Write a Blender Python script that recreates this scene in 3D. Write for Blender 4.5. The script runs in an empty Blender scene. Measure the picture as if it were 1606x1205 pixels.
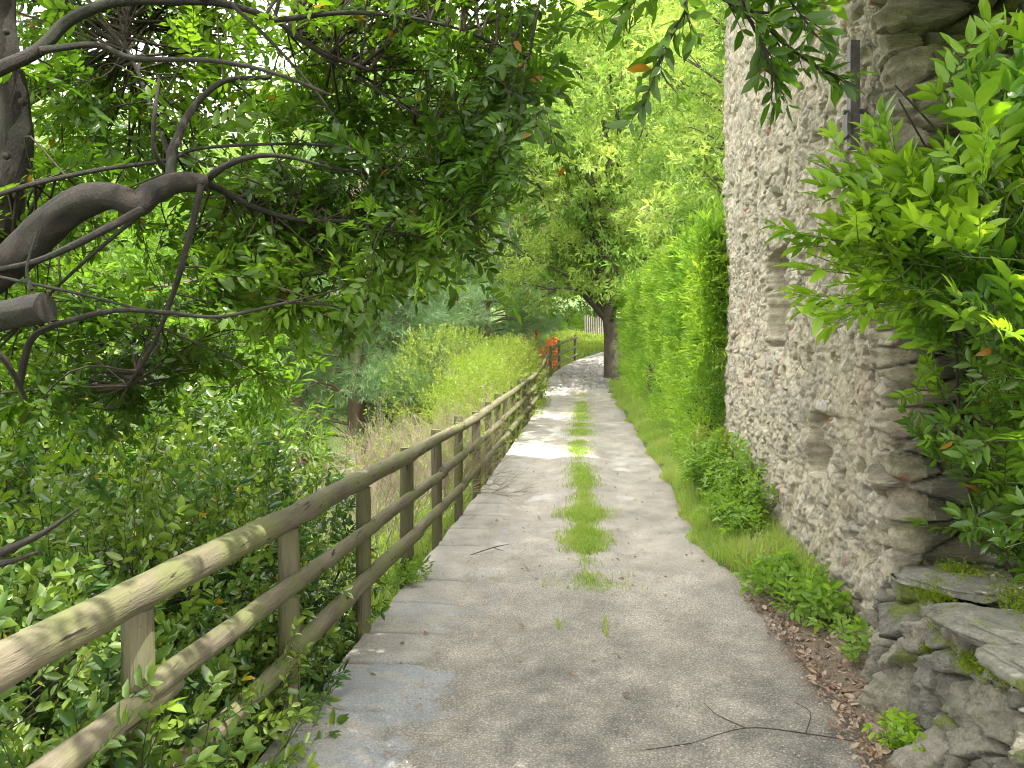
import bpy, math, random
import numpy as np
from math import radians, sin, cos, pi
from mathutils import Vector

random.seed(7)
R = np.random.default_rng(11)
sc = bpy.context.scene
COL = sc.collection

# ------------------------------------------------------------------ camera, sky, sun, exposure
CAM_H = 1.6
cd = bpy.data.cameras.new("camera"); cam = bpy.data.objects.new("camera", cd); COL.objects.link(cam)
cam.location = (0, 0, CAM_H); cam.rotation_euler = (radians(90), 0, 0)
cd.sensor_width = 36; cd.lens = 28.0; cd.shift_y = -32.5 / 1606
cd.clip_start = 0.05; cd.clip_end = 8000
sc.camera = cam

SUN_EL, SUN_AZ = radians(66), radians(118)      # azimuth clockwise from +Y: right and a little behind
to_sun = Vector((cos(SUN_EL) * sin(SUN_AZ), cos(SUN_EL) * cos(SUN_AZ), sin(SUN_EL)))
w = bpy.data.worlds.new("World"); sc.world = w; w.use_nodes = True
nt = w.node_tree; nt.nodes.clear()
o_ = nt.nodes.new('ShaderNodeOutputWorld'); bg = nt.nodes.new('ShaderNodeBackground')
sky = nt.nodes.new('ShaderNodeTexSky'); sky.sky_type = 'NISHITA'; sky.sun_disc = False
sky.sun_elevation = SUN_EL; sky.sun_rotation = SUN_AZ; sky.air_density = 1.0; sky.dust_density = 2.0
tc = nt.nodes.new('ShaderNodeTexCoord'); nz = nt.nodes.new('ShaderNodeTexNoise')
nz.inputs['Scale'].default_value = 2.2; nz.inputs['Detail'].default_value = 6
rp = nt.nodes.new('ShaderNodeValToRGB'); rp.color_ramp.elements[0].position = .30; rp.color_ramp.elements[1].position = .52
mx = nt.nodes.new('ShaderNodeMix'); mx.data_type = 'RGBA'
mx.inputs[7].default_value = (12.0, 11.7, 11.3, 1)
nt.links.new(tc.outputs['Generated'], nz.inputs['Vector']); nt.links.new(nz.outputs['Fac'], rp.inputs['Fac'])
nt.links.new(rp.outputs['Color'], mx.inputs[0]); nt.links.new(sky.outputs['Color'], mx.inputs[6])
nt.links.new(mx.outputs[2], bg.inputs['Color']); bg.inputs['Strength'].default_value = 0.15
nt.links.new(bg.outputs[0], o_.inputs['Surface'])

sd = bpy.data.lights.new("sun", 'SUN'); sun = bpy.data.objects.new("sun", sd); COL.objects.link(sun)
sd.energy = 3.5; sd.angle = radians(0.5); sd.color = (1.0, .95, .86)
sun.rotation_euler = to_sun.to_track_quat('Z', 'Y').to_euler(); sun.location = (6, -6, 20)
sc.view_settings.view_transform = 'Standard'; sc.view_settings.look = 'None'
sc.view_settings.exposure = 1.82; sc.view_settings.gamma = 1
cy = sc.cycles
cy.use_denoising = True; cy.filter_width = 1.05
cy.max_bounces = 7; cy.diffuse_bounces = 5; cy.glossy_bounces = 2; cy.transmission_bounces = 5; cy.transparent_max_bounces = 4
cy.caustics_reflective = False; cy.caustics_refractive = False

# ------------------------------------------------------------------ numeric helpers
F = 1249.0
def P(px, py, d): return np.array([(px - 803) / F * d, d, CAM_H - (py - 570) / F * d])
def nrm(v): return v / (np.linalg.norm(v, axis=-1, keepdims=True) + 1e-9)
def hsh(*a):
    h = np.zeros(np.shape(a[0]), dtype=np.uint64) + np.uint64(0x9E3779B9)
    for k, x in enumerate(a):
        x = (np.asarray(x).astype(np.int64) & 0xFFFFFFFF).astype(np.uint64)
        h = (h ^ (x + np.uint64(0x9E3779B9 + k * 7919))) * np.uint64(0x9E3779B97F4A7C15)
        h ^= h >> np.uint64(29)
        h = h * np.uint64(0xBF58476D1CE4E5B9); h ^= h >> np.uint64(32)
    return (h & np.uint64(0xFFFFFF)).astype(np.float64) / 0xFFFFFF
def vn(x, y, z=0.0, seed=0):
    x, y, z = np.broadcast_arrays(np.asarray(x, float), y, z)
    xi, yi, zi = np.floor(x), np.floor(y), np.floor(z)
    fx, fy, fz = x - xi, y - yi, z - zi
    fx, fy, fz = [t * t * (3 - 2 * t) for t in (fx, fy, fz)]
    r = 0
    for i in (0, 1):
        for j in (0, 1):
            for k in (0, 1):
                r = r + hsh(xi + i, yi + j, zi + k, np.full(x.shape, seed)) * (fx if i else 1 - fx) * (fy if j else 1 - fy) * (fz if k else 1 - fz)
    return r * 2 - 1
def fbm(x, y, z=0.0, o=4, seed=0, g=.5):
    r = 0; a = 1; f = 1
    for k in range(o):
        r = r + a * vn(np.asarray(x) * f, np.asarray(y) * f, np.asarray(z) * f, seed + k * 13); a *= g; f *= 2.03
    return r
def voro(u, v, cu, cv, seed=0, jit=.85):
    """jittered cells; returns edge distance (in metres, roughly), id, offset from the cell's point"""
    row = np.floor(v / cv)
    X = u / cu; Y = v / cv
    f1 = np.full(u.shape, 9e9); f2 = f1.copy(); ident = np.zeros(u.shape); dx1 = np.zeros(u.shape); dy1 = np.zeros(u.shape)
    for j in (-1, 0, 1):
        yy = row + j
        off = hsh(yy, yy * 0 + 3, yy * 0 + seed)
        col0 = np.floor(X + off)
        for i in (-1, 0, 1):
            c = col0 + i
            px = (c + .5 + (hsh(c, yy, yy * 0 + seed) - .5) * jit) - off
            py = yy + .5 + (hsh(c, yy, yy * 0 + seed + 5) - .5) * jit
            dx = (X - px) * cu; dy = (Y - py) * cv
            d = np.sqrt((dx) ** 2 / (cu / cv) + dy ** 2)
            nb = d < f1
            f2 = np.where(nb, f1, np.minimum(f2, d))
            ident = np.where(nb, hsh(c, yy, yy * 0 + seed + 9), ident)
            dx1 = np.where(nb, dx, dx1); dy1 = np.where(nb, dy, dy1); f1 = np.where(nb, d, f1)
    return f2 - f1, ident, dx1, dy1
def ss(x, a, b):
    t = np.clip((x - a) / (b - a), 0, 1); return t * t * (3 - 2 * t)

# ------------------------------------------------------------------ object helpers
def link(o, parent=None):
    COL.objects.link(o)
    if parent is not None: o.parent = parent
    return o
def tag(o, label=None, cat=None, group=None, kind=None):
    if label: o['label'] = label
    if cat: o['category'] = cat
    if group: o['group'] = group
    if kind: o['kind'] = kind
    return o
def empty(name, loc, label, cat, group=None, rz=0.0):
    o = bpy.data.objects.new(name, None); link(o); o.location = loc; o.rotation_euler = (0, 0, rz)
    o.empty_display_size = .1
    return tag(o, label, cat, group)
def mk(name, V, Q, mats, parent=None, mi=None, col=None, smooth=False, loc=None):
    """one mesh object out of numpy verts and quads (a quad with a repeated last index is a triangle)"""
    V = np.asarray(V, float); Q = np.asarray(Q, np.int64)
    me = bpy.data.meshes.new(name)
    base = np.zeros(3)
    if parent is not None:
        base = np.array(parent.location)
        c, s = cos(-parent.rotation_euler.z), sin(-parent.rotation_euler.z)
        V = V - base
        if parent.rotation_euler.z: V = np.stack([V[:, 0] * c - V[:, 1] * s, V[:, 0] * s + V[:, 1] * c, V[:, 2]], 1)
    elif loc is not None:
        V = V - np.asarray(loc)
    me.vertices.add(len(V)); me.vertices.foreach_set('co', V.astype(np.float32).ravel())
    tri = Q[:, 2] == Q[:, 3]
    tot = np.where(tri, 3, 4)
    keep = np.ones(Q.shape, bool); keep[tri, 3] = False
    loops = Q[keep]
    me.loops.add(len(loops)); me.polygons.add(len(Q))
    me.loops.foreach_set('vertex_index', loops.astype(np.int32))
    me.polygons.foreach_set('loop_start', np.concatenate([[0], np.cumsum(tot)[:-1]]).astype(np.int32))
    if mi is not None: me.polygons.foreach_set('material_index', np.asarray(mi, np.int32))
    me.polygons.foreach_set('use_smooth', np.full(len(Q), smooth, bool) if isinstance(smooth, bool) else smooth)
    me.update(calc_edges=True)
    if col is not None:
        a = me.color_attributes.new('Col', 'FLOAT_COLOR', 'POINT')
        c4 = np.ones((len(V), 4), np.float32); c4[:, :col.shape[1]] = col
        a.data.foreach_set('color', c4.ravel())
    for m in (mats if isinstance(mats, (list, tuple)) else [mats]): me.materials.append(m)
    o = bpy.data.objects.new(name, me); link(o, parent)
    if parent is None and loc is not None: o.location = loc
    return o
def grid_quads(nu, nv, flip=False):
    i = np.arange(nu - 1)[:, None] * nv + np.arange(nv - 1)[None, :]
    q = np.stack([i, i + nv, i + nv + 1, i + 1], -1).reshape(-1, 4)
    return q[:, ::-1] if flip else q
class MB:
    def __init__(s): s.v = []; s.q = []; s.m = []; s.sm = []; s.n = 0
    def add(s, V, Q, m=0, smooth=False):
        V = np.asarray(V, float); Q = np.asarray(Q, np.int64)
        s.v.append(V); s.q.append(Q + s.n); s.m.append(np.full(len(Q), m)); s.sm.append(np.full(len(Q), smooth, bool)); s.n += len(V)
    def build(s, name, mats, parent=None, loc=None):
        return mk(name, np.concatenate(s.v), np.concatenate(s.q), mats, parent, np.concatenate(s.m), None, np.concatenate(s.sm), loc)
def catmull(pts, rad, n=6):
    pts = np.asarray(pts, float); rad = np.asarray(rad, float)
    if len(pts) < 3:
        t = np.linspace(0, 1, n + 1)[:, None]; return pts[0] * (1 - t) + pts[-1] * t, rad[0] * (1 - t[:, 0]) + rad[-1] * t[:, 0]
    p = np.vstack([2 * pts[0] - pts[1], pts, 2 * pts[-1] - pts[-2]]); out = []; ro = []
    for i in range(len(pts) - 1):
        a, b, c, d = p[i:i + 4]
        for t in np.arange(n) / n:
            out.append(.5 * ((2 * b) + (-a + c) * t + (2 * a - 5 * b + 4 * c - d) * t * t + (-a + 3 * b - 3 * c + d) * t ** 3))
            ro.append(rad[i] * (1 - t) + rad[i + 1] * t)
    out.append(pts[-1]); ro.append(rad[-1])
    return np.array(out), np.array(ro)
def tube(mb, pts, rad, ns=8, n=5, m=0, rough=0.0, cap=True, smooth=True, seed=0, spline=True):
    if spline: pts, rad = catmull(pts, rad, n)
    else: pts = np.asarray(pts, float); rad = np.asarray(rad, float)
    T = np.gradient(pts, axis=0); T = nrm(T)
    ref = np.array([0, 0, 1.0]) if abs(T[0][2]) < .9 else np.array([1.0, 0, 0])
    N = []; x = nrm(np.cross(ref, T[0]))
    for t in T:
        x = nrm(x - t * np.dot(x, t)); N.append(x)
    N = np.array(N); B = np.cross(T, N)
    a = np.arange(ns) / ns * 2 * pi
    rr = rad[:, None] * np.ones(ns)
    if rough:
        u = np.cumsum(np.r_[0, np.linalg.norm(np.diff(pts, axis=0), axis=1)])[:, None] / (np.mean(rad) * 1.6 + 1e-4)
        rr = rr * (1 + rough * vn(u + seed * 9.1, np.cos(a)[None] * 1.5 + 5, np.sin(a)[None] * 1.5 + seed))
    V = pts[:, None] + rr[..., None] * (np.cos(a)[None, :, None] * N[:, None] + np.sin(a)[None, :, None] * B[:, None])
    k = len(pts)
    i = np.arange(k - 1)[:, None] * ns; j = np.arange(ns)[None]
    Q = np.stack([i + j, i + (j + 1) % ns, i + ns + (j + 1) % ns, i + ns + j], -1).reshape(-1, 4)
    mb.add(V.reshape(-1, 3), Q, m, smooth)
    if cap:
        for e, ring, fl in ((0, V[0], True), (1, V[-1], False)):
            c = ring.mean(0); vv = np.vstack([ring, c]); jj = np.arange(ns)
            q = np.stack([jj, (jj + 1) % ns, np.full(ns, ns), np.full(ns, ns)], -1)
            if fl: q = q[:, [1, 0, 2, 2]]
            mb.add(vv, q, m, False)

# ------------------------------------------------------------------ materials
def mat(name):
    m = bpy.data.materials.new(name); m.use_nodes = True; t = m.node_tree; t.nodes.clear()
    o = t.nodes.new('ShaderNodeOutputMaterial'); p = t.nodes.new('ShaderNodeBsdfPrincipled')
    t.links.new(p.outputs[0], o.inputs[0]); return m, t, p, o
def nd(t, k, **kw):
    n = t.nodes.new(k)
    for a, b in kw.items():
        if a.startswith('i_'):
            key = a[2:]; n.inputs[int(key) if key.isdigit() else key].default_value = b
        else: setattr(n, a, b)
    return n
def mixc(t, fac, a, b, blend='MIX'):
    n = t.nodes.new('ShaderNodeMix'); n.data_type = 'RGBA'; n.blend_type = blend
    for i, v in ((0, fac), (6, a), (7, b)):
        if hasattr(v, 'links') or isinstance(v, bpy.types.NodeSocket): t.links.new(v, n.inputs[i])
        else: n.inputs[i].default_value = (*v, 1) if isinstance(v, (tuple, list)) and len(v) == 3 else v
    return n.outputs[2]
def ramp(t, src, a, b, ca=(0, 0, 0), cb=(1, 1, 1)):
    n = t.nodes.new('ShaderNodeValToRGB'); e = n.color_ramp.elements
    e[0].position = a; e[1].position = b; e[0].color = (*ca, 1); e[1].color = (*cb, 1)
    t.links.new(src, n.inputs[0]); return n.outputs[0]
def noise(t, scale, detail=4, rough=.55, vec=None):
    n = nd(t, 'ShaderNodeTexNoise', i_Scale=scale, i_Detail=detail, i_Roughness=rough)
    if vec is not None: t.links.new(vec, n.inputs['Vector'])
    return n.outputs['Fac']
def objco(t, sc_=None):
    n = t.nodes.new('ShaderNodeTexCoord')
    if sc_ is None: return n.outputs['Object']
    mp = t.nodes.new('ShaderNodeMapping'); mp.inputs['Scale'].default_value = sc_; t.links.new(n.outputs['Object'], mp.inputs[0]); return mp.outputs[0]
def bump(t, p, h, strength, dist):
    b = nd(t, 'ShaderNodeBump', i_Strength=strength, i_Distance=dist); t.links.new(h, b.inputs['Height']); t.links.new(b.outputs[0], p.inputs['Normal'])

def leaf_mat(name, c1, c2, c3, trans=.45, rough=.42, spec=.4, tgain=(1.5, 1.6, .6), nscale=1.2, fall=None):
    m, t, p, o = mat(name)
    g = t.nodes.new('ShaderNodeNewGeometry')
    c = mixc(t, g.outputs['Random Per Island'], c1, c2)
    nf = ramp(t, noise(t, nscale, 3, .6, objco(t)), .42, .62)
    c = mixc(t, nf, c, c3)
    if fall:   # an occasional yellow or brown leaf
        n = nd(t, 'ShaderNodeMath', operation='GREATER_THAN', i_1=.994); mu = nd(t, 'ShaderNodeMath', operation='MULTIPLY', i_1=7.31)
        fr = nd(t, 'ShaderNodeMath', operation='FRACT'); t.links.new(g.outputs['Random Per Island'], mu.inputs[0]); t.links.new(mu.outputs[0], fr.inputs[0])
        t.links.new(fr.outputs[0], n.inputs[0]); c = mixc(t, n.outputs[0], c, fall)
    t.links.new(c, p.inputs['Base Color']); p.inputs['Roughness'].default_value = rough
    p.inputs['Specular IOR Level'].default_value = spec
    tr = t.nodes.new('ShaderNodeBsdfTranslucent'); tcol = mixc(t, 1.0, c, tgain, 'MULTIPLY'); t.links.new(tcol, tr.inputs[0])
    ms = t.nodes.new('ShaderNodeMixShader'); ms.inputs[0].default_value = trans
    t.links.new(p.outputs[0], ms.inputs[1]); t.links.new(tr.outputs[0], ms.inputs[2]); t.links.new(ms.outputs[0], o.inputs[0])
    return m
def bark_mat(name, a, b, moss=None, scale=9):
    m, t, p, o = mat(name)
    n1 = noise(t, scale, 7, .72, objco(t, (1, 1, .5))); c = mixc(t, ramp(t, n1, .35, .65), a, b)
    if moss: c = mixc(t, ramp(t, noise(t, 3.5, 4, .6, objco(t)), .5, .62), c, moss)
    t.links.new(c, p.inputs['Base Color']); p.inputs['Roughness'].default_value = .85
    bump(t, p, noise(t, scale * 2.5, 8, .75, objco(t, (1, 1, .5))), 1.0, .03); return m

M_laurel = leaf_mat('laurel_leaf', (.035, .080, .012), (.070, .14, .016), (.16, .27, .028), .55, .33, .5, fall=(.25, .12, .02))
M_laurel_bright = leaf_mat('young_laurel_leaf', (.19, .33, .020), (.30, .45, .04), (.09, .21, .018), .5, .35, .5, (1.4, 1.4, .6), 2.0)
M_holly = leaf_mat('holly_leaf', (.028, .078, .022), (.075, .150, .034), (.22, .31, .05), .38, .20, .7, nscale=2.5, fall=(.4, .25, .02))
M_mid = leaf_mat('shrub_leaf', (.07, .15, .018), (.12, .22, .025), (.16, .27, .03), .45, .5, .3)
M_chest = leaf_mat('chestnut_leaf', (.11, .21, .04), (.20, .32, .06), (.40, .50, .13), .45, .5, .3, (1.3, 1.3, .8), .6)
M_chest_dark = leaf_mat('forest_leaf', (.11, .20, .055), (.17, .28, .07), (.24, .34, .10), .5, .5, .3, (1.4, 1.5, .7), .35)
M_pine = leaf_mat('pine_needles', (.09, .17, .085), (.15, .24, .12), (.22, .32, .14), .38, .55, .3, (1.2, 1.3, .8), .7)
M_hedge = leaf_mat('hedge_leaf', (.17, .32, .045), (.46, .60, .11), (.16, .30, .045), .55, .42, .45, (1.4, 1.4, .6), 1.3)
M_yellowsh = leaf_mat('yellow_green_leaf', (.17, .27, .04), (.24, .33, .05), (.28, .33, .07), .4, .55, .3, (1.3, 1.3, .6), 1.4)
M_grass = leaf_mat('grass_blade', (.21, .32, .07), (.32, .43, .10), (.36, .43, .14), .5, .5, .3, (1.3, 1.3, .6), 2.2)
M_nettle = leaf_mat('weed_leaf', (.15, .27, .04), (.25, .38, .06), (.19, .31, .05), .45, .5, .3, (1.3, 1.4, .6), 3)
M_litter = leaf_mat('dead_leaf', (.20, .12, .07), (.42, .33, .25), (.33, .27, .22), .15, .7, .2, (1.1, 1, .9), 6)
M_stem = bark_mat('twig_bark', (.025, .018, .012), (.07, .055, .03))
M_gstem = bark_mat('green_stem', (.10, .17, .04), (.15, .2, .06))
M_bark = bark_mat('laurel_bark', (.008, .006, .005), (.038, .027, .018), (.022, .025, .011), 17)
M_fbark = bark_mat('forest_bark', (.10, .085, .065), (.20, .17, .13), None, 4)
M_dbark = bark_mat('chestnut_bark', (.05, .04, .028), (.12, .10, .07), None, 5)
M_pbark = bark_mat('pine_bark', (.14, .095, .065), (.24, .17, .12), None, 5)
M_twig = bark_mat('dry_twig', (.26, .21, .14), (.40, .34, .23))

def wood_mat(name, st):
    m, t, p, o = mat(name)
    co = objco(t); cs = objco(t, st)
    n = noise(t, 16, 6, .7, cs)
    c = mixc(t, ramp(t, n, .32, .68), (.062, .054, .036), (.175, .150, .103))
    c = mixc(t, ramp(t, noise(t, 2.6, 5, .6, co), .42, .60), c, (.115, .122, .05))       # algae
    c = mixc(t, ramp(t, noise(t, 45, 4, .6, co), .66, .72), c, (.08, .065, .045))
    crack = ramp(t, noise(t, 42, 3, .5, cs), .66, .69)
    c = mixc(t, crack, c, (.035, .026, .018))
    t.links.new(c, p.inputs['Base Color']); p.inputs['Roughness'].default_value = .85; p.inputs['Specular IOR Level'].default_value = .25
    bump(t, p, n, .9, .02); return m
M_wood = wood_mat('weathered_rail_wood', (1, .07, 1)); M_postw = wood_mat('weathered_post_wood', (1, 1, .07))

def stone_mat(name, bsc=28, bstr=.9, bd=.012, st=None):
    m, t, p, o = mat(name)
    at = nd(t, 'ShaderNodeAttribute', attribute_name='Col'); co = objco(t, st)
    v = ramp(t, noise(t, 17, 8, .7, co), .30, .72, (.62, .61, .59), (1.28, 1.28, 1.28))
    c = mixc(t, 1.0, at.outputs['Color'], v, 'MULTIPLY')
    v2 = ramp(t, noise(t, 90, 4, .7, co), .3, .7, (.78, .78, .78), (1.2, 1.2, 1.2))
    c = mixc(t, 1.0, c, v2, 'MULTIPLY')
    t.links.new(c, p.inputs['Base Color']); p.inputs['Roughness'].default_value = .92; p.inputs['Specular IOR Level'].default_value = .2
    h = nd(t, 'ShaderNodeMath', operation='ADD'); t.links.new(noise(t, bsc, 8, .75, co), h.inputs[0]); t.links.new(noise(t, bsc * 4, 5, .7, co), h.inputs[1])
    bump(t, p, h.outputs[0], bstr, bd); return m
M_stone = stone_mat('rubble_stone')
M_schist = stone_mat('schist_stone', 20, 1.0, .015)
M_strata = stone_mat('split_schist', 9, 1.0, .03, (.8, .8, 5.5))

def path_mat():
    m, t, p, o = mat('gravel_path_surface')
    at = nd(t, 'ShaderNodeAttribute', attribute_name='Col'); co = objco(t)
    vo = nd(t, 'ShaderNodeTexVoronoi', i_Scale=80.0); t.links.new(co, vo.inputs['Vector'])
    sp = ramp(t, vo.outputs['Distance'], .0, .55, (1.3, 1.28, 1.25), (.6, .6, .6))
    c = mixc(t, at.outputs['Alpha'], at.outputs['Color'], mixc(t, 1.0, at.outputs['Color'], sp, 'MULTIPLY'))
    c = mixc(t, 1.0, c, ramp(t, noise(t, 3.0, 7, .7, co), .3, .7, (.80, .79, .77), (1.18, 1.18, 1.18)), 'MULTIPLY')
    c = mixc(t, 1.0, c, ramp(t, noise(t, 95, 4, .75, co), .35, .66, (.70, .69, .68), (1.22, 1.22, 1.22)), 'MULTIPLY')
    t.links.new(c, p.inputs['Base Color']); p.inputs['Roughness'].default_value = .85
    h = nd(t, 'ShaderNodeMath', operation='ADD'); t.links.new(noise(t, 150, 5, .7, co), h.inputs[0]); t.links.new(vo.outputs['Distance'], h.inputs[1])
    hm = nd(t, 'ShaderNodeMath', operation='MULTIPLY'); t.links.new(h.outputs[0], hm.inputs[0]); t.links.new(at.outputs['Alpha'], hm.inputs[1])
    bump(t, p, hm.outputs[0], .8, .006); return m
M_path = path_mat()
def simple(name, a, b, scale=6, rough=.8, metal=0, bs=.3, bd=.01):
    m, t, p, o = mat(name); co = objco(t)
    c = mixc(t, ramp(t, noise(t, scale, 5, .6, co), .35, .65), a, b); t.links.new(c, p.inputs['Base Color'])
    p.inputs['Roughness'].default_value = rough; p.inputs['Metallic'].default_value = metal
    if bs: bump(t, p, noise(t, scale * 6, 4, .6, co), bs, bd)
    return m
M_ground = stone_mat('soil_and_turf', 12, .8, .02)
M_hills = simple('far_hill_woodland', (.03, .06, .03), (.06, .10, .045), .02, 1, 0, 0)
M_iron = simple('old_iron', (.10, .09, .10), (.17, .15, .16), 20, .75)
M_net = simple('orange_netting', (1.0, .24, .03), (.95, .15, .03), 5, .6)
M_red = simple('red_cap', (.72, .05, .03), (.60, .04, .02), 8, .5)
M_greywood = simple('grey_paling_wood', (.20, .175, .145), (.32, .29, .25), 12, .85)
M_moss = leaf_mat('moss', (.13, .19, .015), (.22, .28, .02), (.10, .16, .015), .2, .9, .1, (1.1, 1.1, .6), 12)
M_gravel = simple('loose_gravel', (.07, .065, .06), (.42, .40, .37), 40, .9)

# ------------------------------------------------------------------ path profile
_dd = np.arange(-60, 400, .25)
_k = np.ones(13) / 13
def smooth_tab(x, y):
    t = np.interp(_dd, x, y); tp = np.pad(t, 6, mode='edge'); return np.convolve(tp, _k, 'valid')
_g = smooth_tab([-60, 7, 9.1, 12, 19, 23, 27, 30, 33, 38, 45, 60, 120, 400], [0, 0, .04, .13, .37, .62, 1.05, 1.36, 1.66, 2.1, 2.75, 4.2, 8, 20])
_x = smooth_tab([-60, 0, 22, 27, 30, 33, 38, 45, 52, 60, 400], [-1.32 - 5.8, -1.32, .81, 1.22, 1.7, 2.5, 4.2, 7.6, 10, 11, 11])
def G(d): return np.interp(d, _dd, _g)
def XL(d): return np.interp(d, _dd, _x)
def PW(d): return np.interp(d, [0, 5, 7, 12, 20, 27, 40], [2.5, 2.5, 2.36, 2.36, 2.2, 2.0, 2.1])       # width of the path
def hs(s, d):
    """height of the land above the path's level, at a lateral offset s from its left edge"""
    left = -.30 - .34 * np.clip(-s, 0, 7) - .16 * np.clip(-s - 7, 0, 40) + .28 * np.clip(-s - 70, 0, 900)
    fade = ss(d, 31, 38) * (1 - ss(-s, 14, 40)); left = left * (1 - fade) + fade * .02 * -s
    w_ = PW(d)
    right = .0 + .10 * ss(s, w_, w_ + .5) + .45 * ss(s, w_ + .9, w_ + 1.5) + .10 * np.clip(s - w_ - 2, 0, 60) + .3 * np.clip(s - 80, 0, 700)
    mid = -.07
    s = np.asarray(s, float); d = np.asarray(d, float)
    n = fbm(s * .8, d * .8, o=3, seed=3) * np.where(s < -.3, .05 + .05 * np.clip(-s, 0, 10), .02 * ss(s, w_, w_ + .3))
    return np.where(s < -.02, left, np.where(s < w_ - .04, mid, right)) + n
def land(X, Y):
    return G(Y) + hs(X - XL(Y), Y)

# ------------------------------------------------------------------ terrain
def build_terrain():
    s = np.concatenate([-np.geomspace(900, 8, 30), -np.arange(7.6, .4, -.3), [-.35, -.2, -.1, -.04, -.015, .05], np.arange(.4, 2.0, .4),
                        np.arange(2.05, 4.2, .08), np.arange(4.4, 12, .5), np.geomspace(12.5, 900, 28)])
    d = np.concatenate([-np.geomspace(58, 2, 14), np.arange(-1, 14, .12), np.arange(14, 60, .5), np.geomspace(61, 390, 22), [500, 700, 1000, 1500]])
    S, D = np.meshgrid(s, d, indexing='ij')
    far = np.clip(np.abs(S) / 60, 0, 1) ** 2
    Z = G(D) + hs(S, D)
    Z = np.where(D > 390, 20 + (D - 390) * .25 + hs(S, D), Z)
    Z += far * fbm(S / 90, D / 90, o=4, seed=8) * 12
    X = XL(D) + S
    V = np.stack([X, D, Z], -1).reshape(-1, 3)
    soil = ss(S, 1.9, 2.1) * (1 - ss(S, 4, 5)) * (1 - ss(D + .4 * fbm(S * 4, D * 4, seed=2), 5.0, 6.2)) * (D > -20)
    n_ = fbm(S * 1.2, D * 1.2, o=4, seed=90)[..., None]
    c = np.array([.075, .115, .03]) * (1 + .3 * n_); c = c + (np.array([.17, .135, .10]) - c) * soil[..., None]
    o = mk('ground', V, grid_quads(len(s), len(d)), M_ground, smooth=True, col=c.reshape(-1, 3).clip(.02, .5))
    tag(o, kind='structure')
    # hills that ring the valley
    a = np.linspace(-pi * .5, pi * .5, 90); r = np.array([900, 1300, 1800, 2600, 3400])
    A, RR = np.meshgrid(a, r, indexing='ij')
    H = np.array([-60, 60, 260, 480, 560])[None] * (.75 + .45 * fbm(A * 3, RR / 900, o=4, seed=4)) 
    V = np.stack([RR * np.sin(A), RR * np.cos(A), H], -1).reshape(-1, 3)
    o = mk('hills', V, grid_quads(90, 5), M_hills, smooth=True); tag(o, kind='structure')
build_terrain()

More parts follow.
